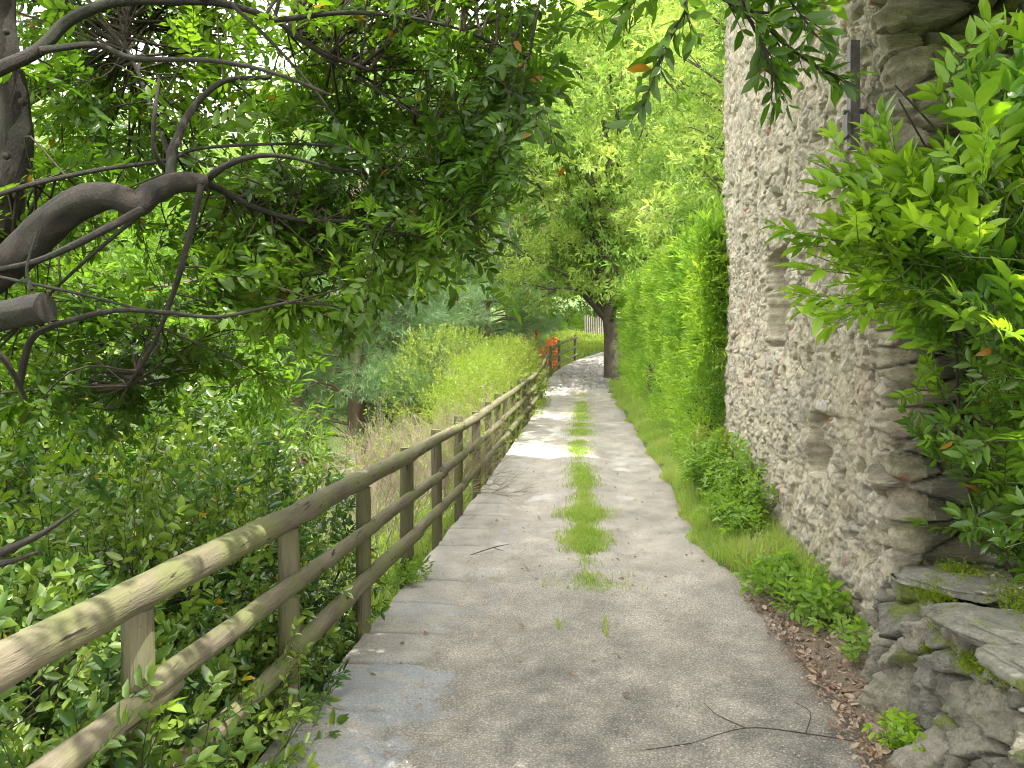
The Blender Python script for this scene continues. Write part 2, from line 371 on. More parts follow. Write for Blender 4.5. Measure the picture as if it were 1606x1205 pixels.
def build_path():
    dn = [2.3]
    while dn[-1] < 26: dn.append(dn[-1] * 1.0055)
    while dn[-1] < 52: dn.append(dn[-1] + .05)
    d = np.concatenate([np.arange(-8, 2.3, .2), dn])
    f = np.concatenate([[0, 0], np.linspace(0, 1, 120), [1, 1]])
    Fr, D = np.meshgrid(f, d, indexing='ij')
    edge = .014 * fbm(D * 2.5, D * 0 + 4, o=4, seed=21)
    W = PW(D) + .10 + .05 * fbm(D * .9, D * 0, o=3, seed=2)
    S = edge * (Fr < .02) + Fr * W
    X = XL(D) + S
    sl = S
    rut = -.018 * (np.exp(-((sl - .62) / .28) ** 2) + np.exp(-((sl - 1.85) / .28) ** 2)) + .012 * np.exp(-((sl - 1.2) / .25) ** 2)
    Z = G(D) + rut + .008 * fbm(sl * 2, D * 2, o=5, seed=5) + .003 * fbm(sl * 20, D * 20, o=3, seed=6) - .03 * ss(sl, W - .15, W)
    # the strip of mortared slabs at the left edge
    jag = .10 * fbm(D * 1.3, D * 0 + 1, o=3, seed=12)
    strip = 1 - ss(sl, .36 + jag, .46 + jag)
    slab_l = np.floor(D / .55 + .3 * fbm(D * .3, sl * 0, seed=1)); fr = D / .55 + .3 * fbm(D * .3, sl * 0, seed=1) - slab_l
    joint = np.minimum(fr, 1 - fr) < .025
    Z += strip * (.012 - .01 * joint + .004 * (hsh(slab_l, slab_l * 0) - .5))
    # cobbles on the ramp
    ramp_ = ss(D, 24.0, 25.0) * ss(sl, .34, .38)
    e, idn, dx, dy = voro(X.ravel(), D.ravel(), .22, .22, 31)
    e = e.reshape(X.shape); idn = idn.reshape(X.shape)
    Z += ramp_ * (.05 * ss(e, 0, .07) + .04 * idn)
    # colour of the materials themselves
    fine = fbm(sl * 9, D * 9, o=4, seed=9)[..., None]
    big = fbm(sl * 1.1, D * .7, o=4, seed=10)[..., None]
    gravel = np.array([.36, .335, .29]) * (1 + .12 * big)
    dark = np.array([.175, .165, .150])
    dust = np.array([.46, .42, .36])
    c = gravel * np.ones(X.shape + (3,))
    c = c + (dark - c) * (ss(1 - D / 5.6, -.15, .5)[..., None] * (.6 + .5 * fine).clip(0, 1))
    rutc = (np.exp(-((sl - .66) / .22) ** 2) + np.exp(-((sl - 1.80) / .24) ** 2))[..., None] * (.65 + .5 * big).clip(0, 1)
    c = c + (dust - c) * rutc * .65
    c = c * (1 + .16 * fbm(sl * 5, D * 3.2, o=5, seed=33, g=.62)[..., None])
    # old mortar patches in the wheel tracks
    pat = ss(fbm(sl * 1.7 + 3, D * 1.1, o=4, seed=44) - .55 * (1 - ss(D, 5, 9)), .42, .55) * np.clip(rutc[..., 0] * 1.4, 0, 1)
    c = c + (np.array([.46, .45, .43]) - c) * pat[..., None] * .85
    sc_ = np.array([.33, .315, .285]) * (1 + .16 * (hsh(slab_l, slab_l * 0 + 2) - .5)[..., None]) * (1 + .10 * fine)
    sc_ = np.where(joint[..., None], sc_ * .55, sc_)
    c = c + (sc_ - c) * strip[..., None] * .85
    # bluish bare slabs near the camera
    def patch(s0, s1, d0, d1, sd):
        n = .12 * fbm(sl * 5, D * 5, o=3, seed=sd)
        return ss(sl + n, s0 - .03, s0 + .03) * (1 - ss(sl + n, s1 - .03, s1 + .03)) * ss(D + n, d0 - .02, d0 + .04) * (1 - ss(D + n, d1 - .04, d1 + .02))
    pb = np.clip(patch(.02, .62, 3.55, 4.25, 61) + patch(.02, .55, 4.9, 5.4, 63) * .6 + patch(.35, .62, 2.6, 3.45, 64) + patch(.0, .33, 2.7, 3.45, 62) * .6 + patch(.5, .62, 5, 8, 65) * .5, 0, 1)
    grit = ss(fbm(sl * 14, D * 14, o=4, seed=70), .25, .55)
    pbl = pb * (1 - .8 * grit)
    c = c + (np.array([.215, .235, .26]) - c) * pbl[..., None] * .8
    cob = np.array([.30, .28, .265]) * (.7 + .6 * idn)[..., None] * (.45 + .55 * ss(e, .0, .05))[..., None]
    c = c + (cob - c) * ramp_[..., None]
    earth = np.array([.19, .145, .10])
    eb = ss(sl, W - .28, W - .02) * .8
    c = c + (earth - c) * eb[..., None]
    al = 1 - .75 * np.clip(strip * .7 + pbl + pat * .6 + ramp_ * .5, 0, 1)
    low = Z.copy(); low[0] = G(D[0]) - .75 ; low[-1] = Z[-1] - .25
    Z = low
    S2 = S.copy(); S2[0] = S[1] - .02; X = XL(D) + S2
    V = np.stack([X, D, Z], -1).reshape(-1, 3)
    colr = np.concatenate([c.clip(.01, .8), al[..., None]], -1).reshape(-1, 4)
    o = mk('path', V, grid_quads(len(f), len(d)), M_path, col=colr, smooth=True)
    tag(o, kind='structure')
    return
build_path()

# ------------------------------------------------------------------ leaves and sprigs
def leaf(L, W, fold=.25, droop=.15, far=False):
    """leaf along +X, its face up; six or four vertices"""
    if far:
        V = np.array([[0, 0, 0], [.45 * L, W / 2, fold * W * .5], [L, 0, -droop * L], [.45 * L, -W / 2, fold * W * .5]])
        return V, np.array([[0, 3, 2, 1]])
    V = np.array([[0, 0, 0], [.28 * L, W * .42, fold * W * .42 + .01 * L], [.66 * L, W * .42, fold * W * .4 - droop * L * .4], [L, 0, -droop * L],
                  [.66 * L, -W * .42, fold * W * .4 - droop * L * .4], [.28 * L, -W * .42, fold * W * .42 + .01 * L], [.47 * L, 0, .005 * L - droop * L * .12]])
    return V, np.array([[0, 6, 2, 1], [6, 3, 3, 2], [0, 5, 4, 6], [6, 4, 3, 3]])
def leaf_fix(V, Q):
    return V, np.array([[0, 6, 2, 1], [6, 3, 2, 2], [0, 5, 4, 6], [6, 4, 3, 3]])
def frame(x, up):
    x = nrm(x); y = nrm(np.cross(up, x)); z = np.cross(x, y)
    return np.stack([x, y, z], -1)          # columns
def sprig(n, length, L, W, rng, far=False, ang=55, stem_r=.0022, tipwhorl=3, flat=.5, fold=.25, droop=.15, stem=True, needle=False):
    mb = MB()
    curve = rng.uniform(-.15, .25)
    def pt(t): return np.array([t * length, 0, curve * length * t * t])
    if stem:
        tube(mb, [pt(0), pt(.5), pt(1)], [stem_r * 1.3, stem_r, stem_r * .6], 3, 2, 1, cap=False)
    for k in range(n):
        t = 1.0 if k >= n - tipwhorl else .12 + .88 * (k + rng.uniform(-.3, .3)) / max(1, n - tipwhorl)
        side = 1 if k % 2 else -1
        a = radians(ang * rng.uniform(.6, 1.25)) * (.75 if k >= n - tipwhorl else 1)
        ph = rng.uniform(-1, 1) * flat * pi / 2 + (0 if side > 0 else pi)
        dirn = np.array([cos(a), sin(a) * cos(ph), sin(a) * sin(ph) * 1.0 + .15 + rng.normal(0, .12)])
        up = nrm(np.array([rng.uniform(-.4, .4), rng.uniform(-.4, .4), 1.0]))
        M = frame(dirn, up); s = rng.uniform(.45, 1.18)
        V, Q = leaf(L * s, W * s, fold, droop * rng.uniform(.3, 1.8), far)
        if not far: V, Q = leaf_fix(V, Q)
        mb.add(V @ M.T + pt(t), Q, 0, not far)
    return np.concatenate(mb.v), np.concatenate(mb.q), np.concatenate(mb.m), np.concatenate(mb.sm)
def make_sprigs(k, seed, **kw):
    r = np.random.default_rng(seed); return [sprig(rng=r, **kw) for _ in range(k)]
def scatter(name, sprigs, pos, dirs, scale, mats, parent=None, ups=None, roll=.5, rng=R, extra=None, loc=None):
    """copies of the sprigs, all in one mesh"""
    pos = np.asarray(pos); dirs = np.asarray(dirs); N = len(pos)
    if ups is None:
        ups = np.tile([0, 0, 1.0], (N, 1)) + rng.normal(0, roll, (N, 3))
    scale = np.broadcast_to(scale, (N,)) * rng.uniform(.8, 1.2, N)
    M = frame(dirs + rng.normal(0, .02, (N, 3)), ups)
    pick = rng.integers(0, len(sprigs), N)
    VV, QQ, MM, SS = [], [], [], []; off = 0
    for k, (V, Q, m, sm) in enumerate(sprigs):
        idx = np.where(pick == k)[0]
        if not len(idx): continue
        W_ = np.einsum('nij,vj->nvi', M[idx], V) * scale[idx, None, None] + pos[idx, None]
        q = (Q[None] + (np.arange(len(idx)) * len(V))[:, None, None]).reshape(-1, 4) + off
        VV.append(W_.reshape(-1, 3)); QQ.append(q); MM.append(np.tile(m, len(idx))); SS.append(np.tile(sm, len(idx))); off += len(idx) * len(V)
    if extra is not None and extra.n:
        VV.append(np.concatenate(extra.v)); QQ.append(np.concatenate(extra.q) + off); MM.append(np.concatenate(extra.m)); SS.append(np.concatenate(extra.sm))
    return mk(name, np.concatenate(VV), np.concatenate(QQ), mats, parent, np.concatenate(MM), None, np.concatenate(SS), loc)

SP_laurel = make_sprigs(8, 1, n=15, length=.30, L=.104, W=.043, ang=58)
SP_bush = make_sprigs(8, 2, n=13, length=.23, L=.098, W=.037, ang=55, fold=.35, droop=.2)
SP_holly = make_sprigs(8, 3, n=13, length=.20, L=.062, W=.029, ang=60, flat=.9, fold=.4, stem_r=.0016)
SP_hedge = make_sprigs(6, 4, n=10, length=.24, L=.13, W=.034, far=True, ang=40, flat=1, stem=False)
SP_far = make_sprigs(8, 5, n=11, length=.45, L=.26, W=.085, far=True, ang=70, flat=1.0, stem=False, tipwhorl=5)
SP_midt = make_sprigs(6, 6, n=12, length=.35, L=.12, W=.05, far=True, ang=65, flat=.9, stem=False)
SP_small = make_sprigs(6, 7, n=12, length=.16, L=.045, W=.017, far=True, ang=50, flat=1, stem=False)
SP_needle = make_sprigs(6, 8, n=26, length=.30, L=.20, W=.010, far=True, ang=60, flat=2, stem=False, tipwhorl=10, droop=.05)
SP_weed = make_sprigs(6, 9, n=8, length=.10, L=.066, W=.030, far=False, ang=70, flat=.4, droop=.35, tipwhorl=3, stem_r=.0014)

# ------------------------------------------------------------------ stone building
CN = np.array([1.89, 3.88]); CF = np.array([2.87, 10.7])
WD = (CF - CN) / np.linalg.norm(CF - CN); WL = np.linalg.norm(CF - CN); WN = np.array([-WD[1], WD[0]])   # outward normal, to the path
def d_of_u(u): return CN[1] + WD[1] * u
def build_building():
    root = empty('stone_building', (3.6, 7.4, 0), 'tall old rubble stone house wall rising beside the right edge of the path', 'building')
    er = -WN                                              # direction of the end walls, away from the path
    u = np.concatenate([-np.geomspace(5, 1.3, 14), np.arange(-1.25, 0, .012), np.arange(0, 2.2, .014), np.arange(2.2, WL, .02), WL + np.arange(.02, 1, .05), [WL + 2, WL + 5]])
    v = np.concatenate([np.arange(-.5, 4.2, .0125), np.arange(4.2, 7.2, .022)])
    U, Vh = np.meshgrid(u, v, indexing='ij')
    r = .07
    # plan position and normal along the wrapped outline, rounded at both corners
    bend1 = ss(U, -.10, .10); bend2 = ss(U, WL - .06, WL + .06)
    ang = (1 - bend1) * 1.0 + bend2 * -1.0               # +1: end wall that faces the camera, -1: rear wall
    nx = WN[0] * np.cos(ang * pi / 2) - WD[0] * np.sin(ang * pi / 2)
    ny = WN[1] * np.cos(ang * pi / 2) - WD[1] * np.sin(ang * pi / 2)
    a = np.clip(U, 0, WL); e1 = np.clip(-U, 0, None); e2 = np.clip(U - WL, 0, None); e = e1 + e2
    X = CN[0] + WD[0] * a + er[0] * e; Y = CN[1] + WD[1] * a + er[1] * e
    # road face: rubble bedded in coarse lime mortar
    wu = U + .05 * fbm(U * 3, Vh * 3, o=3, seed=41); wv = Vh + .03 * fbm(U * 4, Vh * 4, o=3, seed=42)
    ed, idn, dx, dy = voro(wu, wv, .24, .14, 50)
    ed2, id2, dx2, dy2 = voro(wu + 3, wv, .05, .05, 51)
    tx = hsh(np.floor(idn * 9999), idn * 0) - .5; ty = hsh(np.floor(idn * 9999), idn * 0 + 1) - .5
    stone = ss(ed, .004, .03) * (idn > .42)
    crag = fbm(U * 11, Vh * 10, o=6, seed=43, g=.6)
    pit = np.abs(fbm(U * 12 + 7, Vh * 10, o=4, seed=48)); pit = 1 - ss(pit, .0, .16)
    hA = stone * (.010 + .024 * (idn - .5) + dx * tx * .22 + dy * ty * .35) \
        + .019 * crag + .007 * fbm(U * 40, Vh * 40, o=3, seed=46) + .030 * fbm(U * .8, Vh * .8, o=2, seed=44) - .022 * pit * (fbm(U * 3, Vh * 3, seed=45) > -.25)
    hol = ss(fbm(U * 6 + 9, Vh * 11, o=4, seed=47), .55, .85); hA -= .055 * hol
    # corner and end wall: stacked split schist
    su = U * .9 + .05 * fbm(U * 2, Vh * 2, o=2, seed=52); sv = Vh + .02 * fbm(U * 1.5, Vh * 1.0, o=2, seed=53)
    eB, iB, dxB, dyB = voro(su, sv, .42, .085, 57, .85)
    tB = hsh(np.floor(iB * 9999), iB * 0 + 2) - .5
    lay = fbm(U * 2.2, sv * 26, o=2, seed=54)
    hB = ss(eB, .002, .014) * (.085 + .10 * (iB - .5) + dyB * tB * .8 + dxB * (hsh(np.floor(iB * 9999), iB * 0 + 6) - .5) * .25) + .016 * lay + .014 * fbm(U * 8, Vh * 20, o=5, seed=55, g=.66)
    wB = 1 - ss(U + .12 * fbm(U * 0 + 2, Vh * 3.5, o=3, seed=56), .04, .46)
    h = hA * (1 - wB) + hB * wB
    # recesses (a slit opening and a small putlog opening)
    jx = .05 * fbm(Vh * 7, U * 1.5, o=3, seed=60)
    def rec(d0, d1, z0, z1, depth):
        uu0 = (d0 - CN[1]) / WD[1]; uu1 = (d1 - CN[1]) / WD[1]
        return -depth * ss(U + jx, uu0 - .01, uu0 + .03) * (1 - ss(U + jx, uu1 - .03, uu1 + .01)) * ss(Vh + jx * .7, z0 - .01, z0 + .03) * (1 - ss(Vh + jx * .7, z1 - .03, z1 + .01))
    h += rec(6.62, 7.48, 1.74, 2.62, .40) + rec(5.2, 5.72, .81, 1.24, .24) + rec(8.6, 8.8, 3.4, 3.56, .14) + rec(4.9, 5.05, 2.9, 3.05, .12)
    X = X + nx * h; Y = Y + ny * h
    Z = Vh + .006 * fbm(U * 9, Vh * 9, seed=49)
    # albedo
    mort = np.array([.43, .39, .295])
    c = mort * (1 + .10 * fbm(U * 5, Vh * 5, o=4, seed=71)[..., None])
    pal = np.array([[.38, .355, .30], [.44, .40, .33], [.35, .33, .285], [.49, .45, .37], [.40, .35, .28], [.36, .34, .30], [.52, .48, .40]])
    pc = .92 * pal[(hsh(np.floor(idn * 9999), idn * 0 + 4) * 6.99).astype(int)]
    c = c + (pc - c) * (stone * .60)[..., None]
    brick = (hsh(np.floor(id2 * 9999), id2 * 0 + 8) > .994) * ss(ed2, .0, .01)
    c = c + (np.array([.36, .14, .085]) - c) * (brick * .75)[..., None]
    pinkz = ss(fbm(U * 2 + 4, Vh * 2, o=3, seed=73), .5, .9)
    c = c * (1 + pinkz[..., None] * np.array([.03, -.01, -.03]))
    palB = np.array([[.19, .18, .12], [.14, .135, .10], [.22, .20, .155], [.16, .16, .10], [.20, .165, .125]])
    cB = palB[(hsh(np.floor(iB * 9999), iB * 0 + 4) * 4.99).astype(int)] * (1 + .25 * lay[..., None]) * (.65 + .35 * ss(eB, 0, .02))[..., None]
    mossz = ss(fbm(U * 3, Vh * 5, o=4, seed=74) + .75 * ss(Vh, 2.2, 2.9) - .25, .1, .9)
    cB = cB + (np.array([.19, .215, .055]) - cB) * (mossz * .8)[..., None]
    lich = ss(fbm(U * 8, Vh * 10, o=4, seed=75), .75, .95)
    cB = cB + (np.array([.36, .38, .28]) - cB) * (lich * .8)[..., None]
    wc = 1 - ss(U + .07 * fbm(U * 3, Vh * 6, o=3, seed=77), -.17, .02)
    c = c * (1 - .16 * (wB - wc).clip(0, 1))[..., None]
    c = c * (1 - wc[..., None]) + cB * wc[..., None]
    V = np.stack([X, Y, Z], -1).reshape(-1, 3)
    mi = (U[:-1, :-1] < -.09 + .09 * fbm(U[:-1, :-1] * 5, Vh[:-1, :-1] * 7, o=3, seed=78)).astype(int).ravel()
    mk('wall', V, grid_quads(len(u), len(v), True), [M_stone, M_strata], root, mi=mi, col=c.reshape(-1, 3).clip(.02, .7), smooth=True)
    # eaves slab closes the top
    a0 = CN + er * 5; b0 = CF + er * 5
    ring = [CN + (-.35) * er - .3 * WD, a0 - .3 * WD, b0 + .3 * WD, CF - .35 * er + .3 * WD]
    V = np.array([[*p, z] for z in (7.0, 7.14) for p in ring]); top = (np.array(ring[0]) + ring[2]) / 2
    V = np.vstack([V, [top[0], top[1], 8.2]])
    Q = [[0, 1, 2, 3], [0, 4, 5, 1], [1, 5, 6, 2], [2, 6, 7, 3], [3, 7, 4, 0], [4, 8, 8, 8], ]
    Q = [[3, 2, 1, 0], [0, 1, 5, 4], [1, 2, 6, 5], [2, 3, 7, 6], [3, 0, 4, 7], [4, 5, 8, 8], [5, 6, 8, 8], [6, 7, 8, 8], [7, 4, 8, 8]]
    mk('roof', V, Q, simple('stone_roof', (.2, .19, .18), (.3, .29, .27)), root)
    # pale sill block under the slit
    def on_wall(d, z, out):
        u_ = (d - CN[1]) / WD[1]; p = CN + WD * u_ + WN * out; return np.array([p[0], p[1], z])
    rock('window_sill', on_wall(7.0, 1.66, -.045), (.08, .22, .06), root, 301, np.array([.50, .47, .40]), math.atan2(-WD[0], WD[1]))
    rock('window_lintel', on_wall(5.42, 1.31, -.035), (.06, .2, .045), root, 303, np.array([.44, .41, .36]), math.atan2(-WD[0], WD[1]))
    # iron anchor bar of a wall tie
    mb = MB()
    d_ = 4.36
    n3 = np.array([WN[0], WN[1], 0]); t3 = np.array([WD[0], WD[1], 0])
    def bar(z0, z1, hw, th, dd, off=.06, lean=0.0):
        V = []
        for z in np.linspace(z0, z1, 7):
            b = on_wall(dd + lean * (z - z0), z, off); wv_ = hw * (1 + .12 * sin(z * 19))
            for q in ((-1, 0), (1, 0), (1, 1), (-1, 1)): V.append(b + t3 * wv_ * q[0] + n3 * th * q[1])
        Q = [];
        for i in range(6):
            for j in range(4): a_ = i * 4 + j; b_ = i * 4 + (j + 1) % 4; Q.append([a_, b_, b_ + 4, a_ + 4])
        Q.append([3, 2, 1, 0]); k = 24; Q.append([k, k + 1, k + 2, k + 3]); mb.add(V, Q, 0)
    bar(2.78, 3.36, .035, .05, d_); bar(2.84, 2.96, .06, .02, d_, .112)
    tube(mb, [on_wall(d_, 2.98, -.1), on_wall(d_, 2.98, .14)], [.014, .014], 8, 2)
    mb.build('tie_bar', M_iron, root)
    mb = MB(); p0 = np.array([2.40, 3.72, 2.9])
    tube(mb, [p0, p0 + [0, 0, 1.4], p0 + [0, 0, 4]], [.02, .02, .02], 8, 2); mb.build('drain_pipe', M_iron, root)

def ico(sub=4):
    import bmesh
    bm = bmesh.new(); bmesh.ops.create_icosphere(bm, subdivisions=sub, radius=1)
    V = np.array([v.co[:] for v in bm.verts]); T = np.array([[v.index for v in f.verts] for f in bm.faces]); bm.free()
    return V, np.concatenate([T, T[:, 2:3]], 1)
ICO = {k: ico(k) for k in (2, 4, 5)}
def rock_mesh(c, size, seed, rz=0, sub=4, power=.45, layered=True, amp=.13, tilt=(0, 0)):
    V, Q = ICO[sub]
    W_ = np.sign(V) * np.abs(V) ** power; W_ = W_ / np.maximum(1, np.linalg.norm(W_, axis=1, keepdims=True) * .78)
    W_ = W_ * (1 + amp * fbm(V[:, 0] * 1.6 + seed, V[:, 1] * 1.6, V[:, 2] * 1.6, o=4, seed=seed)[:, None])
    W_ = W_ * np.array(size)
    if layered: W_[:, :2] *= (1 + .05 * fbm(V[:, 2] * 9 + seed, V[:, 0] * 1.2, V[:, 1] * 1.2, o=2, seed=seed))[:, None]
    W_[:, 2] += size[2] * .18 * fbm(V[:, 0] * 3, V[:, 1] * 3, o=3, seed=seed + 2)
    W_[:, 2] += W_[:, 0] * tilt[0] + W_[:, 1] * tilt[1]
    c_, s_ = cos(rz), sin(rz)
    return np.stack([W_[:, 0] * c_ - W_[:, 1] * s_, W_[:, 0] * s_ + W_[:, 1] * c_, W_[:, 2]], 1) + c, Q
def rock(name, c, size, parent, seed, colr, rz=0, sub=4, moss=0.0, **kw):
    V, Q = rock_mesh(np.asarray(c), size, seed, rz, sub, **kw)
    n = fbm(V[:, 0] * 9, V[:, 1] * 9, V[:, 2] * 30, o=4, seed=seed)[:, None]
    col = np.asarray(colr) * (1 + .18 * n)
    if moss:
        mz = ss(fbm(V[:, 0] * 7, V[:, 1] * 7, V[:, 2] * 7, o=3, seed=seed + 1) + moss - .5, 0, .4)[:, None]
        col = col + (np.array([.16, .20, .03]) - col) * mz * .85
    return mk(name, V, Q, M_schist, parent, col=col.clip(.02, .7), smooth=True)
build_building()

# ------------------------------------------------------------------ low wall in front of the building's corner
LW0 = np.array([1.91, 3.84]); LWD = nrm(np.array([-.16, -1.0])); LWN = np.array([LWD[1], -LWD[0]])   # heads to the camera; outward normal to the path
def lw(u, out, z):
    p = LW0 + LWD * u + LWN * out; return np.array([p[0], p[1], z])
def build_low_wall():
    root = empty('low_stone_wall', (1.9, 3.0, 0), 'low mossy wall of rounded rubble with flat capstones, beside the house corner', 'wall')
    u = np.concatenate([np.linspace(-.06, 0, 4)[:-1], np.arange(0, 1.7, .0085), np.arange(1.7, 4.2, .05)]); v = np.arange(-.3, .60, .0085)
    U, Vh = np.meshgrid(u, v, indexing='ij')
    wu = U + .03 * fbm(U * 6, Vh * 6, o=4, seed=81); wv = Vh + .03 * fbm(U * 6, Vh * 6, o=4, seed=82)
    sA = ss(Vh + .08 * fbm(U * 4, Vh * 0, o=2, seed=80), .20, .28)
    e1, i1, dx1, dy1 = voro(wu, wv, .21, .125, 85, 1.0)
    e2, i2, dx2, dy2 = voro(wu + 1, wv + .05, .22, .42, 87, .7)
    def hh(e, i, dx, dy, rnd):
        tx = hsh(np.floor(i * 9999), i * 0) - .5; ty = hsh(np.floor(i * 9999), i * 0 + 1) - .5
        return ss(e, .0, rnd) ** .6 * (.080 + .07 * (i - .5) + dx * tx * 1.1 + dy * ty * 1.1)
    h = hh(e1, i1, dx1, dy1, .026) * sA + (hh(e2, i2, dx2, dy2, .04) * .9 + .014 * fbm(U * 28, Vh * 5, o=3, seed=83)) * (1 - sA)
    h += .013 * fbm(U * 13, Vh * 22, o=6, seed=84, g=.66) + .02 * fbm(U * 2, Vh * 2, o=2, seed=86)
    h += (.60 - Vh) * .30 - .03
    end = ss(U, -.3, 0)
    X = LW0[0] + LWD[0] * U + LWN[0] * h; Y = LW0[1] + LWD[1] * U + LWN[1] * h
    e = np.where(sA > .5, e1, e2); i_ = np.where(sA > .5, i1, i2)
    pal = np.array([[.24, .23, .185], [.19, .185, .155], [.29, .27, .225], [.215, .21, .185], [.26, .25, .195]])
    c = pal[(hsh(np.floor(i_ * 9999), i_ * 0 + 4) * 4.99).astype(int)]
    c = c * (1 + .14 * fbm(U * 10, Vh * 10, o=4, seed=88)[..., None])
    jt = (1 - ss(e, .0, .024))[..., None]; c = c + (np.array([.09, .08, .06]) - c) * jt * .85
    mz = ss(fbm(U * 5, Vh * 6, o=4, seed=89) + .45 * ss(Vh, .25, .6) + .3 * jt[..., 0] - .35, .25, .7)
    c = c + (np.array([.15, .19, .035]) - c) * (mz * .8)[..., None]
    # level top, runs back under the capstones
    mk('wall', np.stack([X, Y, Vh], -1).reshape(-1, 3), grid_quads(len(u), len(v), False), M_schist, root, col=c.reshape(-1, 3).clip(.02, .7), smooth=True)
    V = []; n = 30; m = 14
    for i in range(n):
        for j in range(m):
            uu = .05 + 4.0 * i / (n - 1); oo = -.01 - 1.5 * j / (m - 1)
            p = lw(uu, oo, .585 + .02 * float(vn(uu * 6, oo * 6, seed=5)) + .10 * (j / (m - 1))); V.append(p)
    mk('bank_top', np.array(V), grid_quads(n, m, True), M_ground, root, smooth=True)
    caps = [(.36, -.14, .635, (.27, .17, .033), 401, .35, .2), (.52, -.36, .615, (.26, .20, .03), 402, .1, .25), (.70, .01, .60, (.12, .10, .03), 407, .3, .75),
            (.98, -.05, .625, (.23, .17, .038), 403, .2, .45), (1.1, -.38, .64, (.28, .2, .035), 404, .7, .5), (1.32, -.04, .61, (.2, .16, .045), 405, -.2, .4), (1.8, -.1, .62, (.3, .22, .04), 406, .2, .4), (2.4, -.1, .62, (.32, .22, .04), 408, .1, .4)]
    for uu, oo, z, sz, sd_, rz, ms in caps:
        rock('capstone', lw(uu, oo, z), sz, root, sd_, np.array([.25, .245, .205]), pi / 2 + rz + .16, 5, ms, power=.6, amp=.22, tilt=(.03 * sin(sd_), .03 * cos(sd_)))
    rock('fill_stone', lw(.06, -.10, .575), (.13, .12, .06), root, 420, np.array([.23, .22, .18]), .3, 4, .3)
    rock('fill_stone', lw(.10, -.36, .57), (.16, .16, .06), root, 421, np.array([.20, .19, .16]), .8, 4, .3)
    # moss cushions: tufts of tiny leaves
    r = np.random.default_rng(5); pos = []
    for cu_, co_, cz, rad, n_ in ((.42, .02, .60, .10, 900), (.60, .05, .53, .07, 500), (.30, -.12, .655, .11, 700), (.98, .07, .50, .08, 500), (1.2, .05, .55, .09, 600), (.72, .07, .42, .05, 200), (.52, .08, .40, .04, 150), (.75, -.2, .66, .16, 900), (.55, -.35, .65, .16, 900), (1.1, -.2, .67, .15, 700)):
        q = r.normal(0, 1, (n_, 3)) * rad * np.array([.6, .35, .22]); b = lw(cu_, co_, cz)
        pos.append(b + q[:, :1] * np.array([*LWD, 0]) + q[:, 1:2] * np.array([*LWN, 0]) + q[:, 2:] * np.array([0, 0, 1]))
    pos = np.concatenate(pos)
    sm_ = make_sprigs(4, 33, n=5, length=.010, L=.010, W=.005, far=True, ang=60, flat=1, stem=False)
    scatter('moss', sm_, pos, np.tile([0, 0, 1.0], (len(pos), 1)) + r.normal(0, .5, (len(pos), 3)), 1.0, [M_moss], root, rng=r)
build_low_wall()

# ------------------------------------------------------------------ the fence
def fence_pt(d, s, z): return np.array([XL(d) + s, d, G(d) + z])
def log(name, a, b, r, parent, seed, ns=14):
    mb = MB(); L_ = np.linalg.norm(b - a); n = max(6, int(L_ / .12))
    t = np.linspace(0, 1, n); r_ = np.random.default_rng(seed)
    sag = np.array([r_.normal(0, .006), 0, r_.normal(0, .008)])
    pts = a[None] * (1 - t[:, None]) + b[None] * t[:, None] + np.sin(t * pi)[:, None] * sag
    rad = r * (1 + .05 * r_.normal() + .03 * np.array([float(vn(k * .7, seed * 3.1)) for k in range(n)]))
    rad[0] *= .93; rad[-1] *= .93
    tube(mb, pts, rad, ns, 1, 0, .07, True, True, seed, spline=False)
    return mb.build(name, M_postw if name == 'post' else M_wood, parent)
def build_fence():
    root = empty('wooden_fence', tuple(fence_pt(5.9, -.1, -.3)), 'long rustic log fence with three rails along the left edge of the path', 'fence')
    d = 2.40 - 2 * 1.175; k = 0; posts = []
    while d < 26.5:
        posts.append(d); d += 1.175
    for k, d in enumerate(posts):
        tall = .86 if d < 5.2 else 1.0 + .03 * sin(k * 2.1)
        b = fence_pt(d, -.035, -.75); t = fence_pt(d, -.035 + .01 * sin(k * 5), tall)
        log('post', b, t, .046, root, 100 + k)
    for z, off, seed in ((.92, 0, 1), (.62, 1, 2), (.32, 0, 3)):
        i = off - 1
        while i < len(posts) - 1:
            a = max(0, i); b_ = min(len(posts) - 1, i + 2)
            if b_ <= a: break
            step = .045 * ((i // 2) % 2) if z < .9 else 0
            A = fence_pt(posts[a] - .10, .012 + .02 * ((i // 2) % 2) * (z < .9), z + step * .6); B = fence_pt(posts[b_] + .10, .012 + .02 * ((i // 2) % 2) * (z < .9), z + step * .6 - (.02 if z < .9 else 0))
            if z > .9: A = fence_pt(posts[a] - .0, .004, z); B = fence_pt(posts[b_] + .0, .004, z)
            log('rail', A, B, .05 if z > .9 else .042, root, int(1000 * z) + i)
            i += 2
    # the short run on the bend
    r2 = empty('wooden_fence', tuple(fence_pt(31, 0, 0)), 'short log fence on the far bend of the path, in front of the orange netting', 'fence')
    ds = [27.6, 30.2, 33.4]
    for k, d in enumerate(ds): log('post', fence_pt(d, .0, -.4), fence_pt(d, .0, 1.08), .06, r2, 300 + k, 8)
    for z in (1.0, .62, .28):
        for i in range(2): log('rail', fence_pt(ds[i] - .3, .06, z), fence_pt(ds[i + 1] + .1, .06, z), .055, r2, 400 + int(z * 10) + i, 8)
build_fence()

